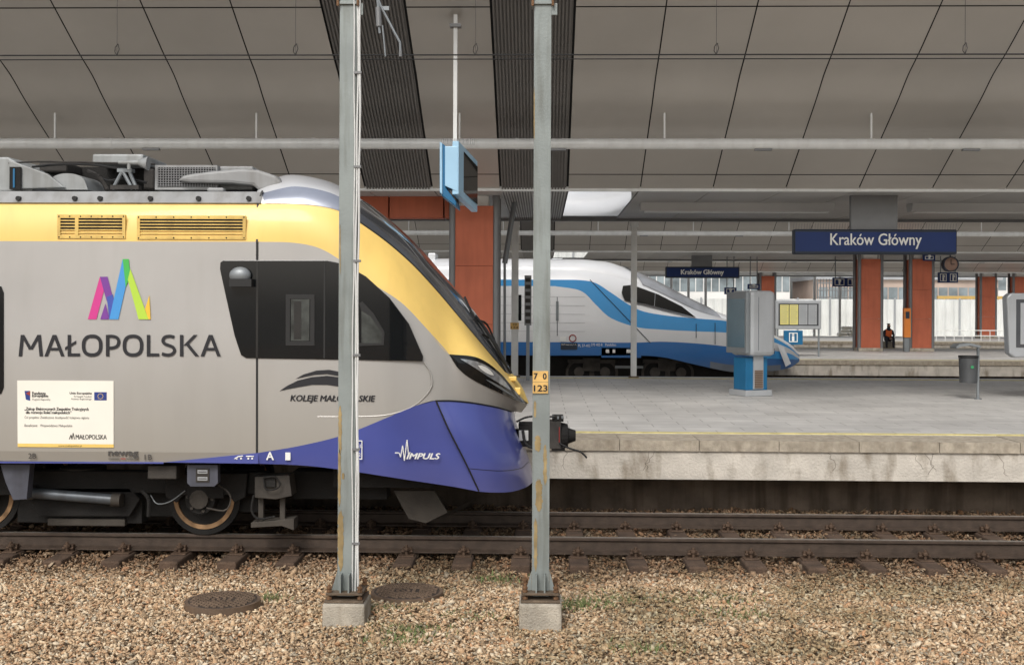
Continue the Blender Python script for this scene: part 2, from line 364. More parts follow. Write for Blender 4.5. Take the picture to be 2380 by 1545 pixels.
def platform(o,detail=True):
    b=MB(); y0=14.7+o; y1=28.9+o
    b.add([(-70,y0+.7,.76),(70,y0+.7,.76),(70,y1,.76),(-70,y1,.76)],[(0,1,2,3)],m_pave)
    if detail:
        x=-20.
        while x<20: b.box(x+.004,x+.996,y0-.03,y0+.75,.63,.766+random.uniform(-.004,.004),m_edge); x+=1.
        for k in range(14):
            x=random.uniform(-1,9); z=.62; pts=[]
            for q in range(7): pts.append(Vector((x,y0-.001,z))); x+=random.uniform(-.05,.05); z-=random.uniform(.02,.06)
            b.tube([p for p in pts if p.z>.28],.0025,m_crack,4)
    else: b.box(-70,70,y0-.03,y0+.75,.63,.766,m_edge)
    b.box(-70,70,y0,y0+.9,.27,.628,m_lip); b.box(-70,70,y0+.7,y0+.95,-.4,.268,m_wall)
    b.box(-70,70,y1-.3,y1,-.4,.757,m_lip)
    for ys in ((y0+.82,y0+.98),(y1-.9,y1-.75)): b.box(-70,70,ys[0],ys[1],.755,.77,m_tyel)
    return solo(b.ob('platform'),'grey paved station platform with stained concrete edge',None,kind='structure')
platform(0); platform(24,False); platform(48,False)
# ================================================================ CANOPIES
def canopy(o):
    r=thing('station_canopy','sloping grey metal panelled canopy above the platform','canopy',(0,22+o,.76),'canopies over the platforms')
    W=1.42; xe=P(1338,0,18.1).x; zf=lambda Y: 4.77+.514*(22.9-Y)+.045*math.exp(-((Y-19.8)/.38)**2)  # slight ripple in the slope, shaped to give a darker shading band
    b=MB(); rb=MB(); K=18 if o==0 else 26
    def ex_(k):
        if k>=0: return xe+k*W
        return xe+k*1.335 if k>=-3 else xe-3*1.335+(k+3)*W
    segs=[(16.6,18.25),(18.25,22.42),(22.42,22.9)]
    for k in range(-K,K):
        xa=ex_(k); xb=ex_(k+1); w_=xb-xa
        if k in (-1,-3):
            n=22
            for i in range(n):
                a=xa+.03+(w_-.06)*i/n; d=(w_-.06)/n; rows=[]
                for (q,h) in ((0,0),(.5,0),(.5,.035),(1,.035)):
                    rows.append([Vector((a+d*q,y+o,zf(y)+h-.02)) for y in np.linspace(16.6,22.9,14)])
                rb.grid(rows,m_rib)
        else:
            for (ya,yb) in segs:
                ys=np.linspace(ya+.012,yb-.012,28)
                b.grid([[Vector((x,y+o,zf(y))) for y in ys] for x in (xa+.011,xb-.011)],m_panel)
    b.ob('ceiling_panels',r,True); rb.ob('ribbed_strip',r)
    X0=ex_(-K); X1=ex_(K)
    b=MB()
    b.grid([[Vector((x,y+o,zf(y)+.05)) for y in np.linspace(16.6,22.9,14)] for x in (X0,X1)],m_gap)
    b.ob('joint_backing',r)
    b=MB()
    for k in range(-K,K):
        xa=ex_(k); xb=ex_(k+1)
        if k==-1:
            for i in range(24):
                a=xa+(xb-xa)*i/24; b.box(a,a+.03,22.95+o,30.1+o,4.76,4.80,m_soffit)
            b.box(xa,xb,22.95+o,30.1+o,4.79,4.81,m_rib)
        elif k==0: b.box(xa+.02,xb-.02,22.95+o,30.0+o,4.77,4.8,m_mirror)
        else: b.box(xa+.01,xb-.01,22.95+o,30.1+o,4.77,4.8,m_soffit)
    b.box(X0,X1,22.86+o,22.95+o,4.74,4.83,m_pipe)  # edge lip in white: its lit-edge highlight is put into the colour
    b.box(X0,X1,30.1+o,30.2+o,4.7,4.95,m_colgrey)
    b.ob('soffit',r)
    b=MB(); b.box(X0,X1,16.5+o,30.2+o,8.1,8.5,m_outer); b.box(X0,X1,30.0+o,30.19+o,4.96,8.1,m_outer); b.box(X0,X1,22.9+o,30+o,4.85,4.95,m_gap)
    b.ob('roof_slab',r)
    b=MB(); z=5.36; Y=20.7+o
    b.cyl((X0,Y,z),(X1,Y,z),.095,m_pipe,n=20)
    xs=P(128,290,20.7).x
    while xs>X0+3.65: xs-=3.65
    while xs<X1:
        b.box(xs-.015,xs+.015,Y-.015,Y+.015,z,zf(20.7)+.05,m_pipe); b.cyl((xs+1,Y,z),(xs+1.06,Y,z),.102,m_pipe,n=16); b.box(xs+1.6,xs+1.9,Y-.05,Y+.05,z-.12,z-.09,m_colgrey); xs+=3.65
    b.ob('pipe',r,smooth=True)
    return r
for o in (0,24,48): canopy(o)
def soffit_lamp(u0,u1,v0,Y):
    a=P(u0,v0,Y); b2=P(u1,v0,Y); r=thing('ceiling_light','long grey light fitting under the canopy soffit','light',(a.x,Y,4.6),'light fittings under the canopy')
    b=MB(); b.add([(a.x,Y,4.77),(a.x,Y+.5,4.77),(a.x,Y+.4,4.6),(a.x,Y+.1,4.6),(b2.x,Y,4.77),(b2.x,Y+.5,4.77),(b2.x,Y+.4,4.6),(b2.x,Y+.1,4.6)],[(0,1,2,3),(4,7,6,5),(0,3,7,4),(3,2,6,7),(2,1,5,6)],m_soffit); b.ob('housing',r,bevel=.01)
    MB().box(a.x+.1,b2.x-.1,Y+.14,Y+.36,4.575,4.598,m_pipe).ob('diffuser',r)
soffit_lamp(1490,1942,475,25.6); soffit_lamp(2122,2560,470,25.6)
def column():
    Y=24.; a=P(1058,600,Y).x; b2=P(1146,600,Y).x
    r=thing('station_column','terracotta clad square column with grey steel corners','column',((a+b2)/2,Y,.76),'terracotta columns holding the canopies')
    b=MB()
    for i,(za,zb) in enumerate(((.9,2.1),(2.106,3.3),(3.306,4.55))): b.box(a,b2,Y,Y+.85,za,zb,m_orange)
    b.ob('cladding',r,bevel=.004)
    b=MB()
    for x in (a-.06,b2+.06):
        for y in (Y+.06,Y+.79): b.cyl((x,y,.76),(x,y,4.77),.075,m_colgrey)
    b.ob('corner_post',r,smooth=True)
    b=MB(); b.box(a-.1,b2+.1,Y-.04,Y+.89,.765,.9,m_conc); b.box(a+.1,b2-.1,Y+.1,Y+.75,4.55,4.77,m_white); b.ob('base_and_cap',r,bevel=.01)
    return r,(a+b2)/2
c0,cx=column()
for (u,v,k) in ((2024,700,1),(2143,700,1),(2298,680,2),(1785,660,2),(2374,680,2),(2560,680,2)):
    Y=24+24*k; x=P(u,v,Y).x; copy_thing(c0,(x-cx,24*k,0),'terracotta clad square column on the far platform')
b=MB()
xa=-9.; xb=P(1045,470,24.3).x
x=xa
while x<xb-.1:
    b.box(x+.01,min(x+1.15,xb)-.01,24.3,24.7,4.32,4.77,m_orange); x+=1.16
solo(b.ob('roof_beam',bevel=.008),'terracotta clad beam running under the canopy beside the column','beam')
b=MB(); b.cyl(P(1200,445,25.5),P(1173,612,25.5),.06,m_steel); b.cyl(P(1173,612,25.5),P(1173,870,25.5),.03,m_steel)
solo(b.ob('steel_strut',smooth=True),'leaning grey tubular steel strut under the canopy','strut')
# ================================================================ NEAR POSTS
def near_post(uc,w_px,cable):
    Y=9.85; xc=P(uc,1380,Y).x; w=w_px/(F/Y)
    z0=P(uc,1385,Y).z
    r=thing('catenary_mast','grey galvanised steel post bolted to a concrete footing' if not cable else 'grey galvanised steel post with white cables strapped along it','mast',(xc,Y,-.25),'steel posts standing in the ballast')
    MB().box(xc-.18,xc+.18,Y-.13,Y+.26,-.4,z0-.035,m_conc).ob('footing',r,bevel=.02)
    b=MB(); zt=5.6
    b.box(xc-w/2,xc+w/2,Y,Y+.012,z0,zt,m_post); b.box(xc-w/2,xc+w/2,Y+w-.012,Y+w,z0,zt,m_post); b.box(xc-.006,xc+.006,Y+.012,Y+w-.012,z0,zt,m_post)
    b.ob('shaft',r,bevel=.002)
    b=MB(); zb=z0
    b.box(xc-.165,xc+.165,Y-.11,Y+.24,zb-.032,zb-.01,m_boltm); b.box(xc-.155,xc+.155,Y-.1,Y+.23,zb+.03,zb+.05,m_boltm)
    for sx in (-.13,.13):
        for sy in (-.075,.2):
            b.cyl((xc+sx,Y+sy,zb-.05),(xc+sx,Y+sy,zb+.12),.011,m_rust,n=8)
            for zz in (-.008,.052,.08): b.cyl((xc+sx,Y+sy,zb+zz),(xc+sx,Y+sy,zb+zz+.022),.024,m_rust,n=6)
    b.ob('base_plate',r,bevel=.003)
    b=MB()
    for sx in (-1,1):
        x1=xc+sx*(w/2+.002); x2=xc+sx*(w/2+.05)
        b.add([(x1,Y+.01,zb+.05),(x2,Y+.01,zb+.05),(x1,Y+.01,zb+.22),(x1,Y+.022,zb+.05),(x2,Y+.022,zb+.05),(x1,Y+.022,zb+.22)],[(0,1,2),(3,5,4),(0,3,4,1),(1,4,5,2),(0,2,5,3)],m_post)
        b.box(xc+sx*.035-.006,xc+sx*.035+.006,Y-.09,Y-.002,zb+.05,zb+.2,m_post)
    b.ob('gusset',r)
    b=MB(); zc=P(uc,8,Y).z
    b.box(xc-w/2-.025,xc+w/2+.025,Y-.02,Y+w+.02,zc-.012,zc+.012,m_post)
    for sx in (-1,1): b.cyl((xc+sx*(w/2+.012),Y-.03,zc-.03),(xc+sx*(w/2+.012),Y-.03,zc+.06),.012,m_rust,n=8)
    b.box(xc+w/2,xc+w/2+.05,Y+.0,Y+.03,zc-.1,zc+.0,m_post)
    b.ob('collar',r,bevel=.002)
    if cable:
        for q,(dx,rr) in enumerate(((.012,.008),(.03,.009),(-.012,.006))):
            b=MB(); pts=[Vector((xc+w/2+dx-.005+.006*math.sin(z*1.7+q)+.003*math.sin(z*6+q*2),Y-.01-.004*q,z)) for z in np.linspace(zb+.02,5.6,46)]
            b.tube(pts,rr,m_pipe,6); b.ob('cable',r,smooth=True)
        for z in (0.4,1.2,2.,2.8,3.6,4.4): MB().box(xc+w/2-.02,xc+w/2+.045,Y-.028,Y-.003,z,z+.02,m_colgrey).ob('cable_strap',r)
    return r
m_ochre=M('ochre primer patch',c(156,136,96),.8,0,.3,12,streak=.5)
r1=near_post(804,40,True); r2=near_post(1256,40,False)
def patch(r,u0,u1,v0,v1):
    n=60; pts=[]
    for i in range(n):
        t=2*math.pi*i/n; uu=(u0+u1)/2+(u1-u0)/2*max(-1,min(1,1.4*math.cos(t)))*random.uniform(.55,1); vv=(v0+v1)/2+(v1-v0)/2*math.sin(t)*random.uniform(.85,1)
        pts.append((uu,vv))
    MB().poly(pts,9.846,.002,m_ochre).ob('primer_patch',r)
patch(r1,786,795,940,1060); patch(r1,785,793,1040,1180); patch(r1,784,799,1180,1330); patch(r1,794,801,1098,1114); patch(r1,789,792,520,640); patch(r2,1243,1262,1110,1190); patch(r2,1240,1247,930,972); patch(r2,1242,1258,1010,1050); patch(r2,1262,1272,1030,1130); patch(r2,1240,1250,1200,1330); patch(r2,1240,1243,200,330)
b=MB(); b.bx(1238,1274,862,914,9.835,.01,m_tag); b.bx(1237.5,1274.5,887,888.5,9.834,.002,m_ochre); tg=b.ob('number_plate',r2,bevel=.002)
for s_,u0,u1,v0,v1 in (('7',1241,1249,867,881),('0',1262,1270,867,881),('123',1241,1272,895,909)): text(s_,u0,u1,v0,v1,9.832,m_txt,r2,bold=.04)
# ================================================================ MANHOLES
def manhole(p):
    z=-.235; R=.335
    r=thing('manhole_cover','round rusty cast iron manhole cover in the ballast','manhole',(p.x,p.y,z),'manhole covers')
    mr=M('cast iron',c(116,98,82),.55,.3,.25,8,.1); md=M('cast iron dirt',c(60,50,42),.8,0,.3,10)
    b=MB(); b.cyl((p.x,p.y,z-.12),(p.x,p.y,z+.012),R,mr,n=48); b.ob('frame',r,smooth=True)
    b=MB(); b.cyl((p.x,p.y,z),(p.x,p.y,z+.0135),R-.03,md,n=48)
    n=9
    for i in range(-n,n+1):
        for j in range(-n,n+1):
            x=i*.033; y=j*.033
            if x*x+y*y<(R-.05)**2 and (i+j)%2==0 and not(abs(x)<.11 and abs(y)<.04): b.box(p.x+x-.015,p.x+x+.015,p.y+y-.015,p.y+y+.015,z+.012,z+.024,mr)
    for i in range(4): b.box(p.x-.1+i*.05,p.x-.07+i*.05,p.y-.02,p.y+.02,z+.012,z+.022,mr)
    b.ob('lid',r)
for p in MH: manhole(p)
# ================================================================ NEAR TRAIN
S=11.6; CY=13.05
tr=thing('commuter_train','grey, yellow and blue electric commuter train with sloping dark windscreen','train',(-4,CY,0))
z_=lambda v: P(600,v,S).z
XL=-16.; XS=P(600,800,S).x
N=70
grey_top=[(600,562,S),(680,564,S),(740,576,S),(790,604,S),(835,640,S),(880,668,S+.01),(935,705,S+.03),(990,762,S+.06),(1045,824,S+.12)]
yel_low=grey_top+[(1110,832,S+.24),(1160,865,S+.5),(1200,912,S+.95),(1226,938,CY)]
gt=grey_top+[(1066,856,S+.13),(1100,882,S+.24),(1160,911,S+.55),(1205,931,S+1.),(1226,940,CY)]
gb_=[(600,1052,S),(700,1035,S),(800,1010,S),(900,970,S),(960,945,S),(1012,930,S+.04),(1060,934,S+.14),(1110,942,S+.3),(1165,952,S+.7),(1212,958,CY)]
yel_up=[(600,473,S+.1),(680,474,S+.1),(740,479,S+.11),(790,491,S+.13),(835,515,S+.17),(900,562,S+.25),(960,615,S+.34),(1020,680,S+.45),(1080,752,S+.6),(1130,812,S+.8),(1172,862,S+1.05),(1205,905,S+1.25),(1229,936,CY)]
def bulge(rows,amt):
    k=len(rows)-1
    for i,r in enumerate(rows):
        for p in r: p.y-=amt*math.sin(math.pi*i/k)
    return rows
def mir(o):   # far-side twin of a near-side part
    k=o.copy(); k.data=o.data.copy(); COL.objects.link(k)
    for v in k.data.vertices: v.co.y=2*CY-v.co.y
    k.data.flip_normals(); return k
MB().grid(loft(cat(gb_,N),cat(gt,N),14),m_grey,CY).ob('side_panel',tr,True)
MB().grid(bulge(loft(cat(yel_low,N),cat(yel_up,N),8),.03),m_yel,CY).ob('yellow_band',tr,True)
ht=[(1045,823,S+.115),(1110,831,S+.235),(1160,864,S+.49),(1200,911,S+.94),(1224,938,CY-.05)]
hb=[(1045,825,S+.115),(1066,857,S+.125),(1100,883,S+.235),(1160,912,S+.54),(1205,932,S+.99),(1224,940,CY-.05)]
HT=cat(ht,40); HB=cat(hb,40)
hl=MB().grid(bulge(loft(HT,HB,6),.012),m_glass).ob('headlight',tr,True); mir(hl)
m_lens=M('headlight lens',c(176,182,188),.1,.5,.4,16)
def lens(i0,i1,a,b_,mat,dy,nm='lamp'):
    n=i1-i0; A=[];B=[]
    for i in range(i0,i1+1):
        s_=(i-i0)/n; w=math.sin(math.pi*min(1,max(0,s_)))**.6
        m_=(a+b_)/2; A.append(HT[i].lerp(HB[i],m_+(a-m_)*w)+Vector((0,-dy,0))); B.append(HT[i].lerp(HB[i],m_+(b_-m_)*w)+Vector((0,-dy,0)))
    return MB().grid(loft(A,B,3),mat).ob(nm,hl,True)
lens(3,24,.12,.52,m_lens,.022); lens(12,28,.62,.76,m_steel,.02); lens(8,14,.2,.42,m_white,.026)
d1b=yel_up[:5]; d1t=[(612,443,CY-.6),(650,417,CY),(700,413,CY),(780,431,CY),(850,470,CY)]
d2b=yel_up[4:11]; d2t=[(850,470,CY),(900,509,CY),(960,564,CY),(1010,620,CY),(1060,675,CY),(1110,735,CY),(1150,797,CY),(1192,868,CY)]
d3b=yel_up[10:]; d3t=[(1192,868,CY),(1215,902,CY),(1229,936,CY)]
R1=loft(cat(d1b,30),cat(d1t,30),10,True)
MB().grid(R1,m_silver,CY).ob('roof_dome',tr,True)
ck=MB().grid([[p+Vector((0,-.006,.002)) for p in R1[k][2:]] for k in (0,1,2,3)],M('cheek blue reflection',c(140,146,160),.25,.2,.15,2,coat=.5)).ob('cheek_reflection',tr,True); mir(ck)  # bluish-grey strip laid over the dome: a reflection put into the colour
ws=MB().grid(loft(cat(d2b,50),cat(d2t,50),12,True),m_glass2,CY).ob('windscreen',tr,True)
MB().grid(loft(cat(d3b,12),cat(d3t,12),8,True),m_yel,CY).ob('nose_cap',tr,True)
MB().tube([p+Vector((0,-.002,0)) for p in cat(d2b,40)],.009,m_black,6).ob('seal',ws,True)
bt=[(600,1052,S-.004),(700,1035,S-.004),(800,1010,S-.004),(900,970,S-.004),(960,945,S-.004),(1012,931,S+.03)]
bb=[(600,1077,S+.02),(700,1081,S+.02),(800,1092,S+.03),(950,1115,S+.05),(1050,1130,S+.07),(1115,1142,S+.12)]
sk=MB().grid(loft(cat(bb,N),cat(bt,N),6),m_blue).ob('blue_skirt',tr,True); mir(sk)
cols=[[(1012,931,S+.03),(1042,995,S+.02),(1080,1070,S+.05),(1115,1142,S+.12)],
      [(1050,931,S+.08),(1080,1000,S+.06),(1118,1078,S+.12),(1150,1144,S+.22)],
      [(1100,936,S+.22),(1125,1000,S+.2),(1163,1080,S+.3),(1190,1142,S+.45)],
      [(1155,946,S+.55),(1170,1000,S+.55),(1205,1075,S+.65),(1222,1132,S+.8)],
      [(1185,955,S+.95),(1195,1000,S+1.),(1222,1068,S+1.1),(1238,1120,S+1.15)],
      [(1195,957,CY),(1200,1000,CY),(1228,1062,CY),(1241,1115,CY)]]
C=[cat(q,20) for q in cols]
rows=[catw([C[j][i] for j in range(len(C))],26) for i in range(20)]
MB().grid(rows,m_blue,CY).ob('bumper',tr,True)
for pts,rr in (([p+Vector((0,-.006,0)) for p in cat([(1014,932,S+.03),(1042,995,S+.02),(1080,1070,S+.05),(1113,1140,S+.12)],20)],.009),([p+Vector((0,-.006,0)) for p in rows[0][:20]],.008),([p+Vector((0,-.002,0)) for p in rows[14][:24]],.0025)):
    MB().tube(pts,rr,m_black,6).ob('panel_gap',tr,True)
bot=rows[-1]; inn=[Vector((p.x-.35,min(CY,p.y+.25),p.z+.03)) for p in bot]
MB().grid([bot,inn],m_blue,CY).ob('bumper_underside',tr,True)
b=MB()
def srow(v,y): 
    z=z_(v); return [Vector((XL+(XS-XL)*j/30,y,z)) for j in range(31)]
b.grid([srow(1052,S),srow(800,S),srow(562,S)],m_grey,CY); b.ob('body_side',tr,True)
MB().grid([srow(562,S),srow(540,S+.003),srow(500,S+.04),srow(473,S+.1)],m_yel,CY).ob('yellow_band',tr,True)
MB().grid([srow(1076,S+.02),srow(1052,S)],m_grey,CY).ob('body_lower',tr,True)
MB().poly([(380,1074),(600,1052),(600,1077)],S-.004,.01,m_blue).poly([(-900,1069),(380,1073.5),(380,1077),(-900,1073)],S+.008,.02,m_blue).ob('blue_sliver',tr)
b=MB().grid([srow(473,S+.1),srow(470,S+.08),srow(442,S+.16),srow(440,S+.3)],m_roof,CY); b.grid([srow(440,S+.3),srow(440,CY)],m_roof,CY); b.ob('roof',tr,True)
for u in (41,172,231,348,460,577,-90,-200): 
    b=MB(); p=P(u,461,S+.07); b.cyl(p,p+Vector((0,.1,0)),.024,m_black); b.ob('roof_bolt',tr,True)
MB().box(XL,P(1020,1000,S).x,S+.05,2*CY-S-.05,z_(1070)-.0,z_(1040),m_dark).ob('underfloor',tr)
b=MB(); b.poly([(595,562),(600,562),(599.5,1076),(594.5,1076)],S-.003,.006,m_black); b.poly([(597,473,S+.1),(602,473,S+.1),(600,562,S),(595,562,S)],0,-.006,m_black); b.poly([(597,473,S+.1),(602,473,S+.1),(612,443,S+.16),(608,443,S+.16)],0,-.006,m_black)
b.ob('body_seam',tr)
MB().tube(cat([(738,968,S+.006),(820,968,S+.006),(900,964,S+.004),(960,944,S+.004),(1000,905,S+.024),(1002,870,S+.034),(985,840,S+.024)],30),.009,m_grey,8).ob('moulding',tr,True)
w=MB()
w.poly([(512,610),(520,605),(760,605),(800,614),(850,642),(905,692),(950,752),(983,828),(982,839),(572,832),(560,825),(545,780),(525,690),(511,625)],S-.012,.05,m_glass)
wo=w.ob('cab_window',tr,bevel=.004)
m_in=M('cab interior grey',c(36,35,34),.3,0,.3,4); m_in2=M('cab pane lighter',c(66,69,67),.15,0,.5,7)
b=MB()
def frame(b,u0,u1,v0,v1,t,Y,mat):
    b.bx(u0,u1,v0,v0+t,Y,.006,mat); b.bx(u0,u1,v1-t,v1,Y,.006,mat); b.bx(u0,u0+t,v0+t,v1-t,Y,.006,mat); b.bx(u1-t,u1,v0+t,v1-t,Y,.006,mat)
frame(b,664,731,684,803,10,S-.02,m_black); b.bx(676,719,695,792,S-.016,.003,m_in2); b.bx(683,700,700,788,S-.018,.002,m_in)
b.poly([(840,722),(862,735),(888,775),(886,797),(840,797)],S-.016,.003,m_in2); b.poly([(835,705),(842,700),(868,728),(894,772),(892,802),(835,804),(835,797),(886,797),(888,775),(862,735),(840,722)],S-.02,.006,m_black)
b.bx(752,756,610,832,S-.016,.003,m_black)
b.ob('window_frame',wo)
MB().bx(595,600,607,832,S-.0145,.002,m_in).ob('door_line',wo)
b=MB(); p=P(558,640,S-.05); bm=bmesh.new(); bmesh.ops.create_uvsphere(bm,u_segments=20,v_segments=12,radius=1)
vs=[(p.x+v.co.x*.11,p.y+v.co.y*.06,p.z+v.co.z*.085) for v in bm.verts]; fs=[tuple(v.index for v in f.verts) for f in bm.faces]; bm.free()
b.add(vs,fs,m_steel); b.bx(532,584,648,666,S-.112,.1,m_black); b.ob('side_camera',tr,True)
b=MB(); b.poly([(-260,665),(2,665),(8,680),(8,900),(2,915),(-260,915)],S-.012,.05,m_glass); b.ob('side_window',tr,bevel=.004)
m_yel2=M('grille yellow',c(226,192,108),.5,0,.14,9,streak=.4)
def vent(u0,u1,v0,v1,split=None):
    b=MB(); t=7; YY=S-.012
    frame(b,u0,u1,v0,v1,t,YY,m_yel2)
    b.bx(u0+t,u1-t,v0+t,v1-t,YY+.0185,.003,m_black)
    n=5
    for i in range(n): 
        v=v0+t+2+(v1-v0-2*t-4)*(i+.5)/n; b.bx(u0+t,u1-t,v-1.2,v+1.2,YY+.002,.012,m_yel2)
    if split: b.bx(split-4,split+4,v0+t,v1-t,YY-.001,.012,m_yel2)
    b.bx(u0,u1,v0-1,v1+1,S+.012,.09,m_yel2)
    for u in np.linspace(u0+4,u1-4,7):
        for v in (v0+3,v1-3): b.cyl(P(u,v,YY-.003),P(u,v,YY),.008,m_in,n=6)
    return b.ob('vent_grille',tr)
vent(133,291,500,554,178); vent(318,571,502,556)
Yt=S-.006
class Let:
    def __init__(s): s.b=MB(); s.k=0
    def y(s): s.k+=1; return Yt-.0002*s.k
    def quad(s,p): Y=s.y(); s.b.flat([P(u,v,Y) for u,v in p],m_txt)
    def diag(s,x0,y0,x1,y1,h): s.quad([(x0,y0),(x0+h,y0),(x1+h,y1),(x1,y1)])
    def rect(s,x0,x1,y0,y1): s.quad([(x0,y0),(x1,y0),(x1,y1),(x0,y1)])
    def rib(s,pts,t,closed=False):
        Y=s.y(); n=len(pts); L=[];R=[]
        for i in range(n):
            a=pts[(i-1)%n] if (closed or i>0) else pts[i]; q=pts[(i+1)%n] if (closed or i<n-1) else pts[i]
            dx,dy=q[0]-a[0],q[1]-a[1]; l=math.hypot(dx,dy); nx,ny=-dy/l*t/2,dx/l*t/2
            L.append(P(pts[i][0]+nx,pts[i][1]+ny,Y)); R.append(P(pts[i][0]-nx,pts[i][1]-ny,Y))
        m=n if closed else n-1
        s.b.add(L+R,[(i,(i+1)%n,n+(i+1)%n,n+i) for i in range(m)],m_txt)
T,B_=778,828
def spl(pts,n=30):
    w=catw([Vector((p[0],0,p[1])) for p in pts],n); return [(q.x,q.z) for q in w]
def sup(cx,cy,rx,ry,e=2.5,n=44):
    o=[]
    for i in range(n):
        t=2*math.pi*i/n; a,b=math.cos(t),math.sin(t); o.append((cx+rx*math.copysign(abs(a)**(2/e),a),cy+ry*math.copysign(abs(b)**(2/e),b)))
    return o
Lt=Let(); h=8.2
def letA(x0,x1):
    m=(x0+x1)/2; Lt.diag(x0,B_,m-h*.55,T,h); Lt.diag(x1-h,B_,m-h*.45,T,h); Lt.rect(x0+10,x1-10,808,814.5)
Lt.diag(43,B_,48,T,h); Lt.diag(100-h,B_,95-h,T,h); Lt.diag(48,T,67,812,h); Lt.diag(95-h,T,76-h,812,h); Lt.rect(66,77,805,812)
letA(103,150)
Lt.rect(157,165,T,B_); Lt.rect(157,186,B_-7,B_); Lt.quad([(151,807),(177,791),(177,798),(151,814)])
Lt.rib(sup(214,803,20,21.8),h,True)
Lt.rect(246,254,T,B_); Lt.rib(spl([(250,781.5),(262,781.5),(272,785),(276,794),(272,804),(262,808.5),(250,808.5)],24),7.4)
Lt.rib(sup(309,803,20,21.8),h,True)
Lt.rect(341,349,T,B_); Lt.rect(341,370,B_-7,B_)
Lt.rib(spl([(405,783.5),(395,781.2),(384,783),(378.5,790),(382,798),(392,802.5),(402,807),(405.5,815),(400,822.5),(389,825),(376,822)],40),7.4)
Lt.rect(418,426,T,B_); Lt.diag(426,803,450,T,9.2); Lt.diag(453.5,B_,430,799,9.4)
letA(466,513)
lo=Lt.b.ob('lettering',tr,recalc=False)
def logo():
    L=[((204,742),(224,742),(250,643),(232,643),c(206,60,140)),((232,643),(250,643),(262,690),(248,700),c(120,60,150)),((248,690),(262,684),(275,742),(254,742),c(66,84,170)),
       ((233,742),(245,705),(253,735),(252,742),c(120,60,150)),((254,742),(275,742),(298,640),(285,602),c(70,150,215)),((285,602),(299,602),(303,640),(292,668),c(70,180,80)),((297,650),(303,625),(345,742),(322,742),c(180,215,70)),((337,718),(347,686),(350,742),(345,742),c(235,190,60))]
    b=MB()
    for i,(p,q,r,s,col) in enumerate(L): b.poly([p,q,r,s],Yt-.0006*i,.0004,M('logo%d'%i,col,.45,0,.02))
    return b.ob('emblem',tr)
logo()
text('KOLEJE MAŁOPOLSKIE',675,872,919,936,Yt,m_txt,tr,shear=.2,bold=.04)
b=MB(); b.poly([(650,908),(668,896),(692,884),(725,876),(760,873),(792,877),(815,889),(822,902),(795,899),(760,894),(725,894),(690,900)],Yt,.002,m_txt)
b.poly([(687,880),(705,870),(735,861),(765,859),(795,865),(820,882),(824,896),(790,874),(760,869),(730,871)],Yt-.001,.001,m_txt); b.ob('emblem',tr)
text('IMPULS',945,1023,1053,1066,S-.008,m_white,tr,shear=.3,bold=.06)
MB().tube([P(u,v,S-.008) for u,v in ((918,1052),(928,1052),(931,1062),(936,1035),(940,1070),(946,1022),(950,1060),(953,1050))],.006,m_white,6).ob('emblem',tr)
text('A',619,636,1050,1068,S-.008,m_white,tr,bold=.04)
text('newag',252,321,1049,1063,Yt,m_txtg,tr,bold=.07); b=MB(); b.bx(280,292,1064.5,1066.5,Yt,.002,m_red); b.bx(252,278,1064.5,1066.5,Yt,.002,m_txtg); b.bx(294,321,1064.5,1066.5,Yt,.002,m_txtg); b.ob('underline',tr)
text('2B',66,84,1053,1065,Yt,m_txtg,tr,bold=.02); text('1B',336,353,1056,1068,Yt,m_txtg,tr,bold=.02)
b=MB(); b.bx(663,675,1051,1069,S-.008,.004,m_white); b.tube([P(u,v,S-.008) for u,v in ((545,1066),(553,1061),(565,1059))],.006,m_white,6); b.tube([P(u,v,S-.008) for u,v in ((572,1060),(590,1060))],.006,m_white,6)
for u in (550,560,577,586): b.cyl(P(u,1065,S-.01),P(u,1065,S-.004),.01,m_white,n=10)
frame(b,806,842,1023,1067,2,S-.012,m_white); b.ob('pictogram',tr)
text('61',826,838,1032,1040,S-.01,m_white,tr); text('ot2',824,838,1052,1060,S-.01,m_white,tr)
b=MB(); b.poly([(40,884),(264,885),(264,1032),(41,1030)],S-.008,.006,m_card); pl=b.ob('placard',tr)
b=MB(); b.poly([(41,1030),(264,1032),(264,1040),(41,1038)],S-.008,.006,m_yel); b.poly([(219,911),(248,911),(248,930),(219,930)],S-.010,.001,M('eu blue',c(40,60,130))); b.poly([(57,908),(70,908),(70,931),(60,928)],S-.010,.001,M('eu blue',c(40,60,130)))
for i in range(12):
    p=P(233.5+6*math.cos(i*math.pi/6),920.5+6*math.sin(i*math.pi/6),S-.011); b.cyl(p,p+Vector((0,-.001,0)),.0045,m_yel,n=5)
b.poly([(70,908),(70,920),(60,914)],S-.011,.001,m_red); b.ob('placard_marks',pl)
Yp=S-.0105
for (s_,u0,u1,v0,v1,mt,bd) in (('Fundusze',75,106,910,917,m_txt,.04),('Europejskie',75,112,917,924,m_txt,.04),('Program Regionalny',75,117,926,931,m_txtg,0),('Unia Europejska',162,213,911,917,m_txt,.04),('Europejski Fundusz',172,213,919,924,m_txtg,0),('Rozwoju Regionalnego',166,213,925,930,m_txtg,0),
    ('„Zakup Elektrycznych Zespołów Trakcyjnych',57,206,947,955,m_txt,.03),('dla rozwoju kolei małopolskich”',60,166,955,963,m_txt,.03),('Cel projektu: Zwiększona dostępność kolejowa regionu',57,207,967,974,m_txtg,0),('Beneficjent:   Województwo Małopolskie',57,168,986,993,m_txtg,0),('MAŁOPOLSKA',176,248,1010,1020,m_txtg,.03),('www.malopolska.pl',135,190,1034,1038,m_txt,0)):
    text(s_,u0,u1,v0,v1,Yp,mt,pl,bold=bd)
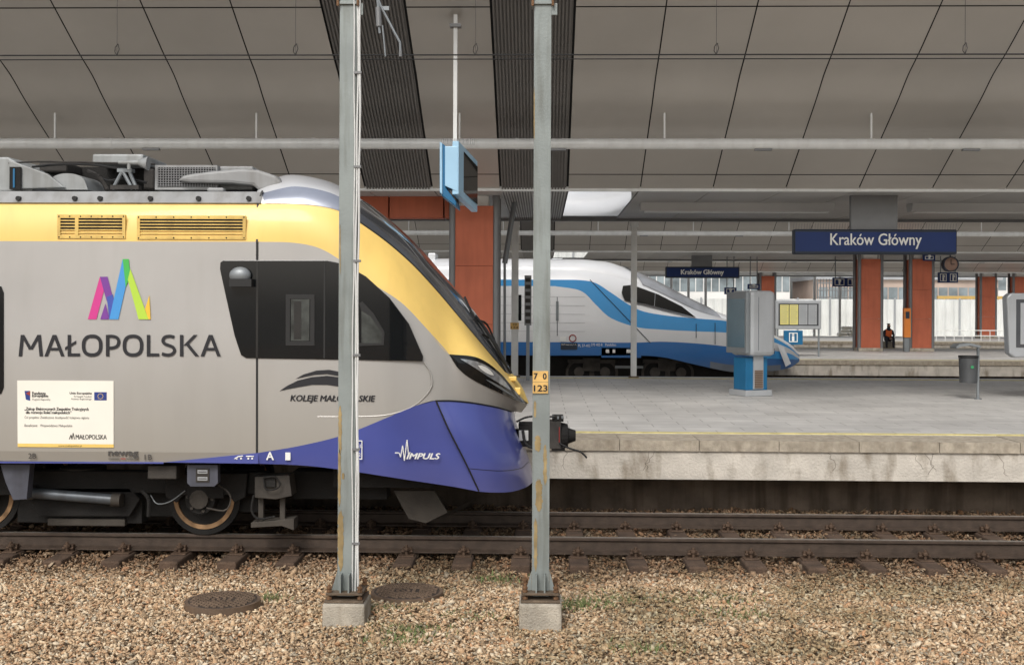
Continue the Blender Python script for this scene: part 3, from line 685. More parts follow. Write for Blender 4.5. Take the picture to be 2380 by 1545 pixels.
MB().tube([P(u,v,Yp) for u,v in ((161,1020),(165,1010),(167,1020),(170,1006),(173,1020))],.004,m_txtg,5).ob('placard_marks',pl)
# ---- roof equipment
def rbox(u0,u1,v0,v1,Y,d,mat,name,bev=.02): return MB().bx(u0,u1,v0,v1,Y,d,mat).ob(name,tr,bevel=bev)
m_ac=M('roof unit light',c(150,153,153),.5,.1,.15,4,streak=.5)
b=MB(); b.poly([(-200,365),(18,365),(40,378),(76,392),(76,446),(-200,446)],12.0,1.9,m_ac); b.ob('roof_unit',tr,bevel=.02)
b=MB(); b.poly([(20,372),(110,404),(150,436),(20,440)],11.95,.05,m_ac); b.ob('roof_fairing',tr,bevel=.01)
MB().bx(76,360,388,446,12.7,1.1,m_dark).ob('roof_equipment',tr)
b=MB(); b.bx(22,48,388,440,11.92,.02,m_dark); b.bx(30,34,392,436,11.91,.02,m_teal); b.ob('roof_panel',tr)
n=14; arc=[(112+88*(.5-.5*math.cos(math.pi*i/n)),441-38*math.sin(math.pi*i/n)**.6) for i in range(n+1)]
b=MB(); b.poly([(108,441)]+arc[1:-1]+[(204,441)],12.0,.5,m_ac); b.ob('roof_duct',tr,True,ang=30)
rbox(214,333,358,381,12.3,.8,m_ac,'roof_box'); rbox(90,155,377,400,12.3,.5,m_under,'roof_box'); rbox(333,358,392,440,12.4,.5,m_under,'roof_box')
b=MB(); 
for a,q in (((262,440),(285,397)),((308,440),(285,397)),((318,440),(300,397))): b.cyl(P(*a,12.1),P(*q,12.1),.02,m_steel,n=8)
b.bx(272,306,392,400,12.08,.1,m_steel); b.bx(256,322,430,440,12.08,.1,m_under); b.ob('insulator_frame',tr)
b=MB(); b.cyl(P(276,378,12.0),P(322,378,12.0),.018,m_ac,.028); b.cyl(P(322,378,12.0),P(345,380,12.0),.03,m_ac,.075); b.cyl(P(300,380,12),P(300,394,12),.02,m_ac); b.ob('horn',tr,True)
b=MB(); b.bx(360,505,384,441,12.1,1.2,m_roof); b.bx(366,500,389,434,12.094,.004,m_dark)
for i in range(22): b.bx(366+i*6.2,368+i*6.2,389,434,12.088,.004,m_colgrey)
for i in range(8): b.bx(364,500,391+i*5.6,392.5+i*5.6,12.082,.004,m_colgrey)
b.ob('air_conditioner',tr); rbox(507,588,386,441,12.2,1.,m_roof,'roof_box')
b=MB(); b.poly([(412,420),(425,407),(480,399),(560,392),(598,394),(640,408),(657,424),(640,443),(600,443),(588,431),(540,426),(440,424)],12.0,2.1,m_roof); b.ob('pantograph_fairing',tr,bevel=.03)
b=MB(); b.bx(480,520,436,446,11.95,.1,m_roof); b.ob('roof_hump',tr,bevel=.02)
b=MB(); b.tube(cat([(75,388,12.2),(150,382,12.1),(220,384,12.1),(260,390,12.1),(300,394,12.1)],12),.012,m_black,6); b.tube(cat([(210,400,12.3),(250,420,12.2),(290,415,12.2),(340,425,12.2)],12),.014,m_black,6); b.tube(cat([(205,398,12.3),(230,410,12.2),(250,440,12.2)],8),.02,m_under,6); b.tube(cat([(20,380,11.98),(90,376,12.1),(200,378,12.1),(360,382,12.1)],12),.01,m_under,6); b.ob('roof_cable',tr,True)
# ---- wiper and nose fittings
b=MB()
b.tube(cat([(1105,735,CY-.55),(1125,760,CY-.5),(1150,800,CY-.5),(1178,850,CY-.45)],12),.02,m_black,6)
b.tube(cat([(1080,690,CY-.4),(1100,735,CY-.45),(1140,800,CY-.4),(1188,865,CY-.3)],12),.014,m_black,6)
b.tube(cat([(1100,742,CY-.6),(1128,750,CY-.4),(1144,778,CY-.3),(1158,815,CY-.3)],10),.012,m_black,6)
b.tube(cat([(1120,775,CY-.6),(1150,795,CY-.4),(1168,835,CY-.3),(1188,868,CY-.3)],10),.014,m_black,6)
b.ob('wiper',ws,True)
p=P(1190,880,CY-.35); MB().box(p.x-.05,p.x+.05,p.y,p.y+.12,p.z-.025,p.z+.025,m_yel).ob('step',tr,bevel=.01); p=P(1206,905,CY-.4); MB().box(p.x-.05,p.x+.02,p.y,p.y+.1,p.z-.06,p.z+.02,m_yel).ob('step',tr,bevel=.01)
# ---- coupler
b=MB(); b.cyl(P(1190,1008,CY),P(1300,1008,CY),.06,m_dark); b.bx(1205,1240,985,1038,CY-.15,.3,m_dark)
b.bx(1278,1304,980,1043,CY-.16,.32,m_under); b.bx(1284,1310,968,980,CY-.15,.3,m_dark); b.bx(1282,1313,1038,1047,CY-.15,.3,m_dark)
b.cyl(P(1304,1012,CY),P(1320,1012,CY),.15,m_dark,.13,20); b.cyl(P(1320,1012,CY),P(1338,1012,CY),.09,m_dark,.06,20)
b.tube(cat([(1300,1030,CY-.2),(1325,1042,CY-.2),(1350,1050,CY-.2),(1364,1064,CY-.2)],10),.012,m_black,8)
b.tube(cat([(1200,980,CY-.2),(1230,968,CY-.2),(1290,968,CY-.18)],10),.012,m_black,8)
b.tube(cat([(1215,1000,CY-.25),(1225,1035,CY-.25),(1275,1045,CY-.2)],10),.018,m_black,8)
b.bx(1299,1301,992,1028,CY-.17,.01,m_red)
for (u,v) in ((1286,972),(1297,974),(1307,973)): b.cyl(P(u,v,CY-.16),P(u,v-7,CY-.16),.012,m_steel,n=8)
b.bx(1206,1228,1000,1024,CY-.17,.02,m_pipe); b.ob('coupler',tr,bevel=.006)
# ---- bogie
WY=12.3; YB=12.05
for wu in (478,-32):
    p=P(wu,1165,WY); R=.385; cx_=p.x
    for yy in (WY-.065,2*CY-WY-.065):
        b=MB(); b.ring((cx_,yy+.01,R),R,R-.06,.12,m_dark,40); b.ring((cx_,yy,R),R-.06,R-.105,.1,m_rim,40); b.cyl((cx_,yy+.02,R),(cx_,yy+.1,R),R-.105,m_dark,n=30); wh=b.ob('wheel',tr,True)  # dark outer ring: shade on flange and tread put into the colour
        b=MB(); b.cyl((cx_,yy-.14,R+.02),(cx_,yy+.02,R+.02),.16,m_dark,n=20); b.cyl((cx_,yy-.19,R+.02),(cx_,yy-.14,R+.02),.1,m_under,n=12)
        for i in range(6): b.cyl((cx_+.13*math.cos(i),yy-.155,R+.02+.13*math.sin(i)),(cx_+.13*math.cos(i),yy-.13,R+.02+.13*math.sin(i)),.018,m_under,n=6)
        b.ob('axle_box',wh,True)
b=MB()
b.bx(-80,620,1095,1145,YB+.1,.16,m_dark)
b.bx(40,330,1150,1215,YB+.2,.2,m_dark); b.bx(110,290,1205,1222,YB+.15,.25,m_under)
b.poly([(60,1150),(75,1133),(300,1133),(325,1160),(300,1200),(90,1200)],YB+.1,.1,m_dark)
b.bx(435,520,1128,1158,YB-.0,.25,m_dark); b.poly([(380,1100),(575,1100),(570,1155),(545,1168),(530,1150),(425,1150),(410,1168),(385,1155)],YB+.02,.15,m_dark); b.ob('bogie_frame',tr,bevel=.01)
b=MB(); b.cyl(P(72,1145,YB),P(262,1160,YB),.055,m_damp,n=18); b.cyl(P(262,1160,YB),P(282,1161,YB),.07,m_under,n=14); b.cyl(P(58,1143,YB),P(74,1145,YB),.05,m_under,n=12); b.bx(54,76,1128,1160,YB+.03,.12,m_under); b.bx(255,283,1148,1176,YB+.03,.12,m_under); b.ob('damper',tr,True)
b=MB(); p=P(172,1108,YB+.1); 
for k in range(3): b.cyl((p.x,p.y+.25,p.z-.09+k*.06),(p.x,p.y+.25,p.z-.04+k*.06),.24,m_under,.24,24)
b.ob('air_spring',tr,True,bevel=.01)
b=MB(); b.bx(343,410,1082,1113,S+.1,.3,m_under); b.ob('underfloor_box',tr,bevel=.01)
m_bl=M('underfloor bluish',c(74,76,86),.6,0,.25,6,streak=.4)
b=MB(); b.poly([(435,1080),(506,1080),(506,1122),(498,1130),(443,1130),(435,1122)],S+.08,.1,m_bl); b.bx(455,486,1088,1120,S+.07,.01,m_under)
for v in (1092,1108): b.bx(459,482,v,v+8,S+.065,.006,m_kgrey); b.bx(461,480,v+3,v+5,S+.063,.002,m_black)
b.ob('bracket',tr,bevel=.004)
b=MB(); b.poly([(0,1078),(70,1078),(62,1160),(30,1162),(12,1120)],S+.12,.12,m_bl); b.ob('bracket',tr,bevel=.006)
b=MB(); b.poly([(592,1108),(672,1104),(678,1152),(640,1160),(592,1156)],S+.2,.25,m_under); b.bx(600,612,1155,1220,S+.3,.05,m_under); b.bx(650,662,1155,1215,S+.3,.05,m_under); b.poly([(583,1214),(683,1205),(683,1232),(655,1222),(583,1226)],S+.25,.2,m_under); b.bx(612,640,1106,1132,S+.17,.04,m_dark)
b.tube(cat([(612,1110,S+.15),(640,1108,S+.14),(650,1130,S+.14),(620,1138,S+.14),(612,1112,S+.15)],20),.01,m_dark,6); b.tube(cat([(590,1150,S+.25),(585,1185,S+.25),(600,1205,S+.25),(640,1200,S+.25)],14),.014,m_dark,6)
b.ob('sand_box',tr,bevel=.006)
for pts,rr,mt in (([(350,1150,S+.4),(365,1170,S+.35),(395,1165,S+.35),(430,1140,S+.35)],.006,m_steel),([(500,1120,S+.3),(535,1150,S+.28),(525,1185,S+.28),(480,1180,S+.28)],.009,m_under),([(330,1140,S+.4),(345,1160,S+.35),(345,1200,S+.35)],.02,m_dark)):
    MB().tube(cat(pts,14),rr,mt,6).ob('hose',tr,True)
for (a,q,v0,v1,d) in ((-60,30,1090,1150,.45),(330,420,1120,1200,.75),(540,600,1090,1190,.7),(680,900,1095,1160,.6)): MB().bx(a,q,v0,v1,S+d,.3,m_dark).ob('underfloor_equipment',tr,bevel=.01)
b=MB(); b.poly([(915,1140,S+.5),(1010,1140,S+.5),(1040,1190,S+.5),(990,1215,S+.5),(950,1205,S+.5)],0,.03,m_under); 
pts=[P(950,1205,S+.5),P(990,1215,S+.5),P(1040,1190,S+.5),P(1010,1140,S+.5)]
b.add([pts[1],pts[2],Vector((pts[2].x+.25,CY,pts[2].z)),Vector((pts[1].x+.35,CY,pts[1].z))],[(0,1,2,3)],m_under)
b.box(P(760,1100,S).x,P(1000,1100,S).x,S+.35,2*CY-S-.35,P(900,1145,S).z,P(900,1100,S).z,m_dark); b.ob('snow_plough',tr)
# ================================================================ EXPRESS TRAIN
E=36.45; EC=37.85
ex=thing('express_train','white and blue streamlined express train with long pointed nose','train',(-2,EC,0))
st_=[1290,1350,1385,1420,1480,1540,1620,1700,1770,1830,1858]
ys=[E,E,E,E,E,E,E+.02,E+.15,E+.42,E+.85,EC]
def row(vs,dy=None):
    return cat([(u,v,(y if dy is None else min(EC,y+d))) for u,v,y,d in zip(st_,vs,ys,dy or [0]*11)],80)
sil=cat([(u,v,EC) for u,v in zip(st_,[602,603,606,611,634,664,706,738,766,795,822])],80)
sh=row([627,628,633,640,658,684,722,745,768,798,824],[.25,.25,.27,.28,.32,.36,.45,.5,.5,.4,0])
btp=row([650,651,658,680,718,732,740,748,771,802,827])
bbt=row([665,676,708,739,760,766,770,774,786,808,829])
nt_=row([795,795,795,796,796,794,798,806,812,820,834])
bo=row([826,826,826,826,826,830,848,864,864,856,840])
def left(pt,n=4): return [Vector((-40+(pt.x+40)*i/n,pt.y,pt.z)) for i in range(n)]
def full(r): return left(r[0])+r
MB().grid(loft(full(sh),full(sil),8,True),m_pw,EC).ob('roof',ex,True)
b=MB(); A=[p+Vector((0,-.01,.006)) for p in sh[26:52]]; B=[p+Vector((0,-.01,.012)) for p in sil[20:46]]; b.grid(loft(A,B,8,True),m_pwg,EC); b.ob('windscreen',ex,True)
MB().grid(bulge(loft(full(btp),full(sh),6),.03),m_pw,EC).ob('upper_side',ex,True)
MB().grid(loft(full(bbt),full(btp),3),m_pb,EC).ob('light_blue_stripe',ex,True)
MB().grid(loft(full(nt_),full(bbt),6),m_pw,EC).ob('side_panel',ex,True)
MB().grid(loft(full(bo),full(nt_),5),m_pn,EC).ob('blue_skirt',ex,True)
MB().grid([[p+Vector((0,-.012,0)) for p in nt_[58:79]],[p.lerp(q,.4)+Vector((0,-.012,0)) for p,q in zip(nt_[58:79],bo[58:79])]],m_pb).ob('nose_stripe',ex,True)
MB().grid([[p.lerp(q,.72)+Vector((0,-.012,0)) for p,q in zip(nt_[46:70],bo[46:70])],[q+Vector((0,-.012,0)) for q in bo[46:70]]],M('express lower grey',c(110,118,128),.5)).ob('lower_panel',ex,True)
b=MB(); b.box(-40,P(1780,850,E).x,E+.5,2*EC-E-.5,.3,1.,m_dark); b.ob('underframe',ex)
b=MB(); b.poly([(1448,664),(1470,662),(1530,684),(1585,712),(1618,738),(1560,722),(1500,706),(1452,698),(1445,680)],E-.03,.05,m_glass); b.ob('cab_window',ex); 
b=MB(); b.poly([(1465.8,664),(1466.8,664),(1466.8,702),(1465.8,702)],E-.036,.004,m_kgrey); b.poly([(1522.4,682),(1523.4,683),(1521.4,712),(1520.4,711)],E-.036,.004,m_kgrey); b.ob('window_divider',ex)
for a,q in (((1371,650),(1512,797)),((1295,690),(1295,780)),((1275,678),(1275,785)),((1618,752),(1618,785)),((1662,750),(1662,800)),((1200,690),(1200,750))):
    MB().tube([P(*a,E-.012),P(*q,E-.012)],.011,m_signk,5).ob('panel_line',ex)
MB().bx(1292,1298,700,745,E-.03,.02,m_steel).ob('door_handle',ex)
for a,q in [(1203,1212)]+[(1000-i*130,1080-i*130) for i in range(6)]: MB().bx(a,q,685,745,E-.01,.02,m_glass).ob('side_window',ex)
b=MB(); b.poly([(1806,800,E+.55),(1822,806,E+.7),(1838,845,E+.6),(1826,852,E+.55)],0,-.02,m_pw); b.poly([(1790,803,E+.45),(1800,810,E+.45),(1800,822,E+.45),(1785,814,E+.42)],0,-.02,m_glass); b.ob('headlight',ex)
b=MB()
for i in range(5): 
    z=P(1300,690+i*20,E).z; b.tube([Vector((-25,E-.003,z)),Vector((P(1360,690,E).x,E-.003,z))],.006,m_kgrey,4)
b.ob('side_rib',ex)
b=MB(); p=P(1331,786,E-.02); b.ring((p.x,p.y,p.z),.12,.09,.01,m_red,24); b.bx(1302,1316,782,793,E-.02,.01,m_white); b.bx(1303,1342,797,812,E-.02,.01,m_signk); b.ob('pictogram',ex)
text('PKP Intercity S.A.',1305,1340,799,803,E-.025,m_white,ex); text('PL 37-402',1344,1372,800,806,E-.025,m_white,ex); text('370 402-8',1374,1400,798,804,E-.025,m_white,ex); text('Pendolino',1407,1432,798,804,E-.025,m_white,ex)
b=MB(); b.bx(1398,1490,808,831,E+.0,.3,m_pn); b.bx(1408,1416,812,820,E-.01,.01,m_white); b.bx(1424,1430,812,820,E-.01,.01,m_white); b.bx(1456,1466,812,820,E-.01,.01,m_white); b.ob('equipment_box',ex)
for wu in (1345,1405,1520,1580,1100,1160):
    p=P(wu,850,E+.6); b=MB(); b.ring((p.x,E+.35,.42),.42,.34,.12,m_under,28); b.cyl((p.x,E+.37,.42),(p.x,E+.44,.42),.34,m_dark,n=24); b.cyl((p.x,E+.2,.45),(p.x,E+.36,.45),.16,m_under); b.ob('wheel',ex,True)
b=MB()
for a,q in ((1320,1430),(1495,1605)): b.bx(a,q,836,844,E+.28,.2,m_under); b.bx(a+35,a+75,832,862,E+.3,.2,m_under)
b.bx(1430,1495,850,856,E+.3,.1,m_steel); b.ob('bogie_frame',ex)
b=MB(); b.bx(1282,1308,600,612,EC-.6,1,m_kgrey); b.bx(1240,1262,604,612,EC-.6,1,m_kgrey); b.bx(995,1012,588,604,EC-.6,1,m_pw); b.ob('roof_box',ex,bevel=.03)
# ================================================================ SIGNS
def station_sign(u0,u1,v0,v1,Y,bu0,bu1,bv0,tu0,tu1,tv0,tv1,bold,label):
    p=P((u0+u1)/2,v1,Y); r=thing('station_sign',label,'sign',p,'station name signs')
    b=MB(); b.bx(u0,u1,v0,v1,Y,.25,m_signk); b.ob('casing',r,bevel=.03)
    k=(v1-v0)*.11; b=MB(); b.bx(u0+3,u1-3,v0+k,v1-k,Y-.006,.006,m_signb); b.ob('face',r)
    x0_=P(bu0,bv0,Y).x; x1_=P(bu1,bv0,Y).x; b=MB(); b.box(x0_,x1_,Y+.05,Y+.2,P(bu0,v0+2,Y).z,4.765,m_colgrey); b.ob('hanger',r)
    b=MB(); n=60
    for i in range(n+1):
        x=P(u0+(u1-u0)*i/n,v0,Y).x; z=P(u0,v0,Y).z
        if not(x0_<x<x1_): b.cyl((x,Y+.1,z-.01),(x+.01,Y+.08,z+.13),.004,m_colgrey,n=4)
    b.ob('bird_spikes',r)
    text('Kraków Główny',tu0,tu1,tv0,tv1,Y-.012,m_white,r,bold=bold)
station_sign(1846,2225,533,591,23.8,1980,2088,470,1930,2142,543,578,.012,'long dark blue hanging station name sign with white lettering')
station_sign(1547,1719,620,646,50.,1608,1656,590,1583,1682,627,641,.05,'smaller dark blue hanging station name sign over the far platform')
def small_sign(pts,Y,pole=True):
    u0,u1,v0,v1=pts; r=thing('information_sign','small blue hanging pictogram sign with white symbols','sign',P((u0+u1)/2,v1,Y),'small blue signs')
    b=MB(); b.bx(u0,u1,v0,v1,Y,.12,m_signb); b.ob('face',r,bevel=.01)
    b=MB()
    n=max(1,int((u1-u0)/22)); w=(u1-u0)/n
    for i in range(n): frame(b,u0+i*w+4,u0+(i+1)*w-4,v0+3,v1-3,1.6,Y-.012,m_white); b.cyl(P(u0+(i+.5)*w,(v0+v1)/2-3,Y-.012),P(u0+(i+.5)*w,(v0+v1)/2-3,Y-.002),.07,m_white,n=8); b.bx(u0+(i+.5)*w-2,u0+(i+.5)*w+2,(v0+v1)/2-1,v1-5,Y-.012,.008,m_white)
    b.ob('pictogram',r)
    if pole:
        for u in (u0+6,u1-6): b=MB(); p=P(u,v0,Y); b.box(p.x-.02,p.x+.02,Y+.04,Y+.08,p.z,4.77,m_steel); b.ob('hanger',r)
small_sign((1936,1997,645,666),50.5); small_sign((2181,2227,633,657),50.); small_sign((2146,2174,592,606),47.9,pole=False); small_sign((1684,1712,668,684),51); small_sign((1738,1766,660,672),51)
r=thing('station_clock','round double faced clock hanging on a bracket','clock',P(2211,630,47.5)); Y=47.5; p=P(2211,614,Y)
b=MB(); b.ring((p.x,Y,p.z),.31,.27,.3,m_signk,30); b.cyl((p.x,Y+.1,p.z),(p.x,Y+.2,p.z),.27,m_colgrey,n=28); b.box(p.x-.02,p.x+.02,Y+.1,Y+.16,p.z+.3,4.77,m_signk); b.ob('case',r,True)
b=MB(); b.cyl((p.x,Y+.04,p.z),(p.x,Y+.1,p.z),.268,M('clock face',c(150,120,104),.4),n=28); b.ob('dial',r)
MB().box(p.x-.012,p.x+.012,Y+.02,Y+.035,p.z,p.z+.2,m_black).ob('hand',r); MB().box(p.x,p.x+.14,Y+.015,Y+.03,p.z-.012,p.z+.012,m_black).ob('hand',r)
Y=18.; r=thing('departure_board','light blue edged departure board hanging from a white pole','sign',P(1060,480,Y))
b=MB(); p=P(1053,330,Y); b.box(p.x-.03,p.x+.03,Y+.4,Y+.46,P(1053,345,Y).z,7.1,m_pipe); b.box(p.x-.09,p.x+.09,Y+.35,Y+.5,6.88,6.93,m_colgrey); b.ob('pole',r)
b=MB(); b.poly([(1022,329),(1036,340),(1036,437),(1060,468),(1060,480),(1022,450)],Y+.0,.9,m_teal); 
b.poly([(1034,340),(1064,340),(1064,446),(1034,432)],Y-.02,.5,m_lblue); b.poly([(1022,329),(1028,333),(1028,452),(1022,447)],Y-.03,.5,m_lblue)
b.ob('end_casing',r,bevel=.01)
b=MB()
zt0=P(1074,328,Y).z; zt1=P(1066,452,Y).z; zb0=P(1100,352,Y).z; zb1=P(1100,478,Y).z
xa=P(1066,400,Y).x; xb=P(1100,400,Y).x
b.add([(xa,Y-.02,zt0),(xb,Y+1.2,zb0+.0),(xb,Y+1.2,zb1),(xa,Y-.02,zt1),(xa-.1,Y,zt0),(xb-.1,Y+1.2,zb0),(xb-.1,Y+1.2,zb1),(xa-.1,Y,zt1)],[(0,1,2,3),(4,7,6,5),(0,4,5,1),(2,6,7,3),(1,5,6,2),(0,3,7,4)],m_lblue)
b.ob('screen_casing',r,bevel=.01)
b=MB(); A=Vector((xa+.006,Y+.04,zt0-.08)); B=Vector((xb+.006,Y+1.14,zb0-.1)); Cc=Vector((xb+.006,Y+1.14,zb1+.12)); D=Vector((xa+.006,Y+.04,zt1+.1))
b.add([A,B,Cc,D],[(0,1,2,3)],m_glass); b.ob('screen',r)
b=MB()
for i in range(40):
    x=P(1022+i*2.0,330,Y).x; b.cyl((x,Y+.3,zt0-.02),(x+random.uniform(-.02,.02),Y+.3,zt0+.08),.003,m_colgrey,n=4)
b.ob('bird_spikes',r)
# ================================================================ KIOSK, BIN, BOARDS
Y=22.2; pc=P(1748,900,Y); r=thing('information_kiosk','grey and blue information kiosk with slanted screen on a pedestal','kiosk',(pc.x,Y+.4,.76))
R=math.radians(24); piv=(pc.x+.02,Y+.45,0)
zz=lambda v:P(1750,v,Y).z
b=MB(); b.box(pc.x-.27,pc.x+.33,Y+.12,Y+.7,.765,.88,m_kgrey,R,piv); b.ob('plinth',r,bevel=.01)
b=MB(); b.box(pc.x-.22,pc.x+.27,Y+.2,Y+.62,.88,zz(832),m_teal,R,piv); b.ob('pedestal',r,bevel=.01)
b=MB(); b.box(pc.x-.06,pc.x+.16,Y+.17,Y+.2,.9,zz(828),m_kgrey,R,piv)
for i in range(10): b.box(pc.x-.04,pc.x+.14,Y+.155,Y+.17,.92+i*.035,.945+i*.035,m_vent,R,piv)
b.ob('vent',r)
b=MB(); b.box(pc.x-.22,pc.x+.36,Y+.05,Y+.75,zz(828),zz(675),m_kgrey,R,piv); b.ob('housing',r,bevel=.08)
b=MB(); b.box(pc.x-.30,pc.x-.215,Y+.07,Y+.77,zz(822),zz(678),m_steel,R,piv); b.ob('screen_frame',r,bevel=.02)
b=MB(); b.box(pc.x-.306,pc.x-.3,Y+.13,Y+.71,zz(808),zz(694),M('kiosk screen',(.10,.15,.18),.08),R,piv); b.ob('screen',r)
b=MB(); b.box(pc.x-.04,pc.x-.035,Y+.045,Y+.05,zz(815),zz(690),m_signk,R,piv); b.ob('door_line',r)
Y=22.; p=P(2250,922,Y); zz=lambda v:P(2250,v,Y).z; xx=lambda u:P(u,880,Y).x
r=thing('litter_bin','dark grey round litter bin hanging on a steel post','bin',(p.x,Y,.76))
b=MB(); xb=(xx(2231)+xx(2270))/2; b.cyl((xb,Y,zz(889)),(xb,Y,zz(832)),.155,m_bin,.175,24); b.ob('bucket',r,True)
b=MB(); b.cyl((xb,Y,zz(831)),(xb,Y,zz(826)),.18,m_black,.18,24); b.ob('rim',r,True)
b=MB(); xp=xx(2273); b.cyl((xp,Y,.76),(xp,Y,zz(806)),.028,m_steel); b.box(xp-.05,xp+.0,Y-.02,Y+.02,zz(850),zz(845),m_steel); b.cyl((xp,Y,.762),(xp,Y,.775),.07,m_steel); b.ob('post',r,True)
b=MB(); b.poly([(2222,806),(2230,800),(2255,797),(2280,803),(2280,808),(2255,803),(2232,806),(2224,810)],Y-.17,.34,m_steel); b.ob('hood',r)
b=MB(); b.cyl((xb+.01,Y-.17,zz(852)),(xb+.01,Y-.176,zz(852)),.03,M('green sticker',c(50,140,90)),n=12); b.ob('sticker',r)
def board(u0,u1,v0,v1,Y,label):
    p=P((u0+u1)/2,v1,Y); r=thing('timetable_board',label,'notice board',(p.x,Y,.76),'glazed timetable boards'); b=MB(); b.bx(u0,u1,v0,v1,Y,.14,m_kgrey); b.ob('cabinet',r,bevel=.04)
    b=MB(); k=(u1-u0)*.06; b.bx(u0+k,u1-k,v0+(v1-v0)*.12,v1-(v1-v0)*.12,Y-.006,.006,m_glass2); b.ob('glazing',r)
    for i,mt in enumerate((M('yellow timetable',c(214,204,124),.5),M('yellow timetable',c(226,214,120)),m_kgrey,m_kgrey)):
        w=(u1-u0-2*k-6)/4; a=u0+k+3+i*w; bb2=MB(); bb2.bx(a+1,a+w-1,v0+(v1-v0)*.16,v1-(v1-v0)*.16,Y-.012,.004,mt)
        for j in range(9): bb2.bx(a+3,a+w-3-(j*7%3),v0+(v1-v0)*(.2+j*.07),v0+(v1-v0)*(.2+j*.07)+1,Y-.014,.001,m_steel)
        bb2.ob('poster',r)
    for u in (u0+5,u1-5): b=MB(); q=P(u,v1,Y); b.box(q.x-.03,q.x+.03,Y+.04,Y+.1,.76,q.z,m_steel); b.ob('leg',r)
    return r
board(1803,1909,697,765,42.,'glazed timetable board with yellow and white posters')
r=thing('information_sign','blue information point sign with white letter i','sign',P(1843,801,42.2),'small blue signs')
b=MB(); b.bx(1822,1866,768,801,42.,.1,m_teal); q=P(1843,801,42); b.box(q.x-.04,q.x+.04,42.02,42.08,.76,q.z,m_steel); b.ob('face',r,bevel=.01)
b=MB(); frame(b,1834,1854,773,795,2,41.985,m_white); b.ob('frame',r); text('i',1841,1846,776,792,41.985,m_white,r,bold=.05)
Y=22.; r=thing('timetable_board','rounded grey glazed notice cabinet on a pedestal','notice board',P(2450,922,Y))
b=MB(); b.poly([(2340,690),(2350,681),(2560,681),(2570,690),(2560,828),(2360,831),(2346,822)],Y,.25,m_kgrey); b.ob('cabinet',r,bevel=.03)
b=MB(); b.bx(2362,2548,696,808,Y-.006,.006,m_glass2); b.ob('glazing',r)
for a,q in ((2372,2450),(2460,2540)): MB().bx(a,q,704,800,Y-.014,.006,m_kgrey).ob('poster',r)
b=MB(); q=P(2455,828,Y); b.box(q.x-.2,q.x+.2,Y+.03,Y+.2,.76,q.z,m_teal); b.ob('pedestal',r)
b=MB(); b.bx(2102,2117,716,784,47.6,.25,M('orange machine',c(222,130,50),.5)); q=P(2109,784,47.6); b.box(q.x-.1,q.x+.1,47.65,47.8,.76,q.z,m_steel); b.bx(2105,2114,724,740,47.59,.01,m_signk)
solo(b.ob('ticket_validator',bevel=.02),'narrow orange machine on a stand beside a column','machine')
def mast(uc,w,vt,vb,Y,label,tag=None):
    p=P(uc,vb,Y); x=p.x; h=w/(F/Y)/2; zt=P(uc,vt,Y).z; r=thing('catenary_mast',label,'mast',(x,Y,.76),'steel masts at the platform edges')
    b=MB(); b.box(x-h,x+h,Y,Y+.01,.76,zt,m_pipe); b.box(x-h,x+h,Y+.13,Y+.14,.76,zt,m_pipe); b.box(x-.005,x+.005,Y+.01,Y+.13,.76,zt,m_pipe); b.ob('shaft',r)
    b=MB(); b.box(x-h-.03,x+h+.03,Y-.03,Y+.17,zt-.12,zt,m_pipe); b.box(x-h-.05,x+h+.05,Y-.05,Y+.19,.762,.8,m_boltm); b.ob('cap_and_foot',r)
    if tag:
        b=MB(); b.bx(uc-10,uc+10,750,765,Y-.02,.015,m_tag); b.ob('number_plate',r); text(tag[0],uc-5,uc+5,751.5,756.5,Y-.024,m_txt,r); text(tag[1],uc-8,uc+8,758.5,763.5,Y-.024,m_txt,r)
mast(1473,13,515,868,28.3,'slim grey steel mast at the platform edge'); mast(1196,16,515,870,28.3,'grey steel mast with small yellow number plate',('70','124'))
Y=27.; r=thing('signal_cabinet','narrow dark stacked equipment frame on the platform','cabinet',P(1227,870,Y)); b=MB(); b.bx(1219,1235,640,756,Y,.2,m_colgrey)
for i in range(7): b.bx(1221,1233,646+i*16,655+i*16,Y-.02,.02,m_under)
q=P(1227,756,Y); b.box(q.x-.04,q.x+.04,Y+.05,Y+.12,.76,q.z,m_steel); b.ob('frame',r,bevel=.005)
# ================================================================ CATENARY
zc=P(1190,128,CY).z
b=MB(); b.cyl((-30,CY,zc),(30,CY,zc),.008,m_black,n=6); b.cyl((-30,CY+.05,zc-.045),(30,CY+.05,zc-.03),.006,m_black,n=6); b.cyl((-30,CY,zc+1.5),(30,CY,zc+1.5),.008,m_black,n=6)
for u in (272,687,1105,1665,2243):
    x=P(u,120,CY).x; b.cyl((x,CY,zc),(x,CY,zc+1.5),.003,m_black,n=4)
    b.tube([Vector((x-.0,CY,zc)),Vector((x-.025,CY,zc+.04)),Vector((x-.02,CY,zc+.09)),Vector((x+.01,CY,zc+.13)),Vector((x+.025,CY,zc+.07)),Vector((x,CY,zc))],.006,m_under,5)
solo(b.ob('overhead_wire'),'dark overhead contact wire with thin droppers above the track','overhead wire')
Y=12.4; b=MB()
b.tube([P(872,-60,Y),P(880,20,Y)],.018,m_steel,8); b.cyl(P(879,18,Y),P(881,62,Y),.032,m_colgrey,n=12); b.cyl(P(881,62,Y),P(883,78,Y),.014,m_steel,n=8)
b.tube([P(865,-40,Y),P(885,15,Y),P(918,78,Y),P(930,100,Y),P(931,130,Y)],.013,m_steel,8); b.tube([P(889,60,Y),P(893,100,Y),P(896,132,Y)],.009,m_steel,6); b.bx(886,904,15,24,Y,.03,m_steel)
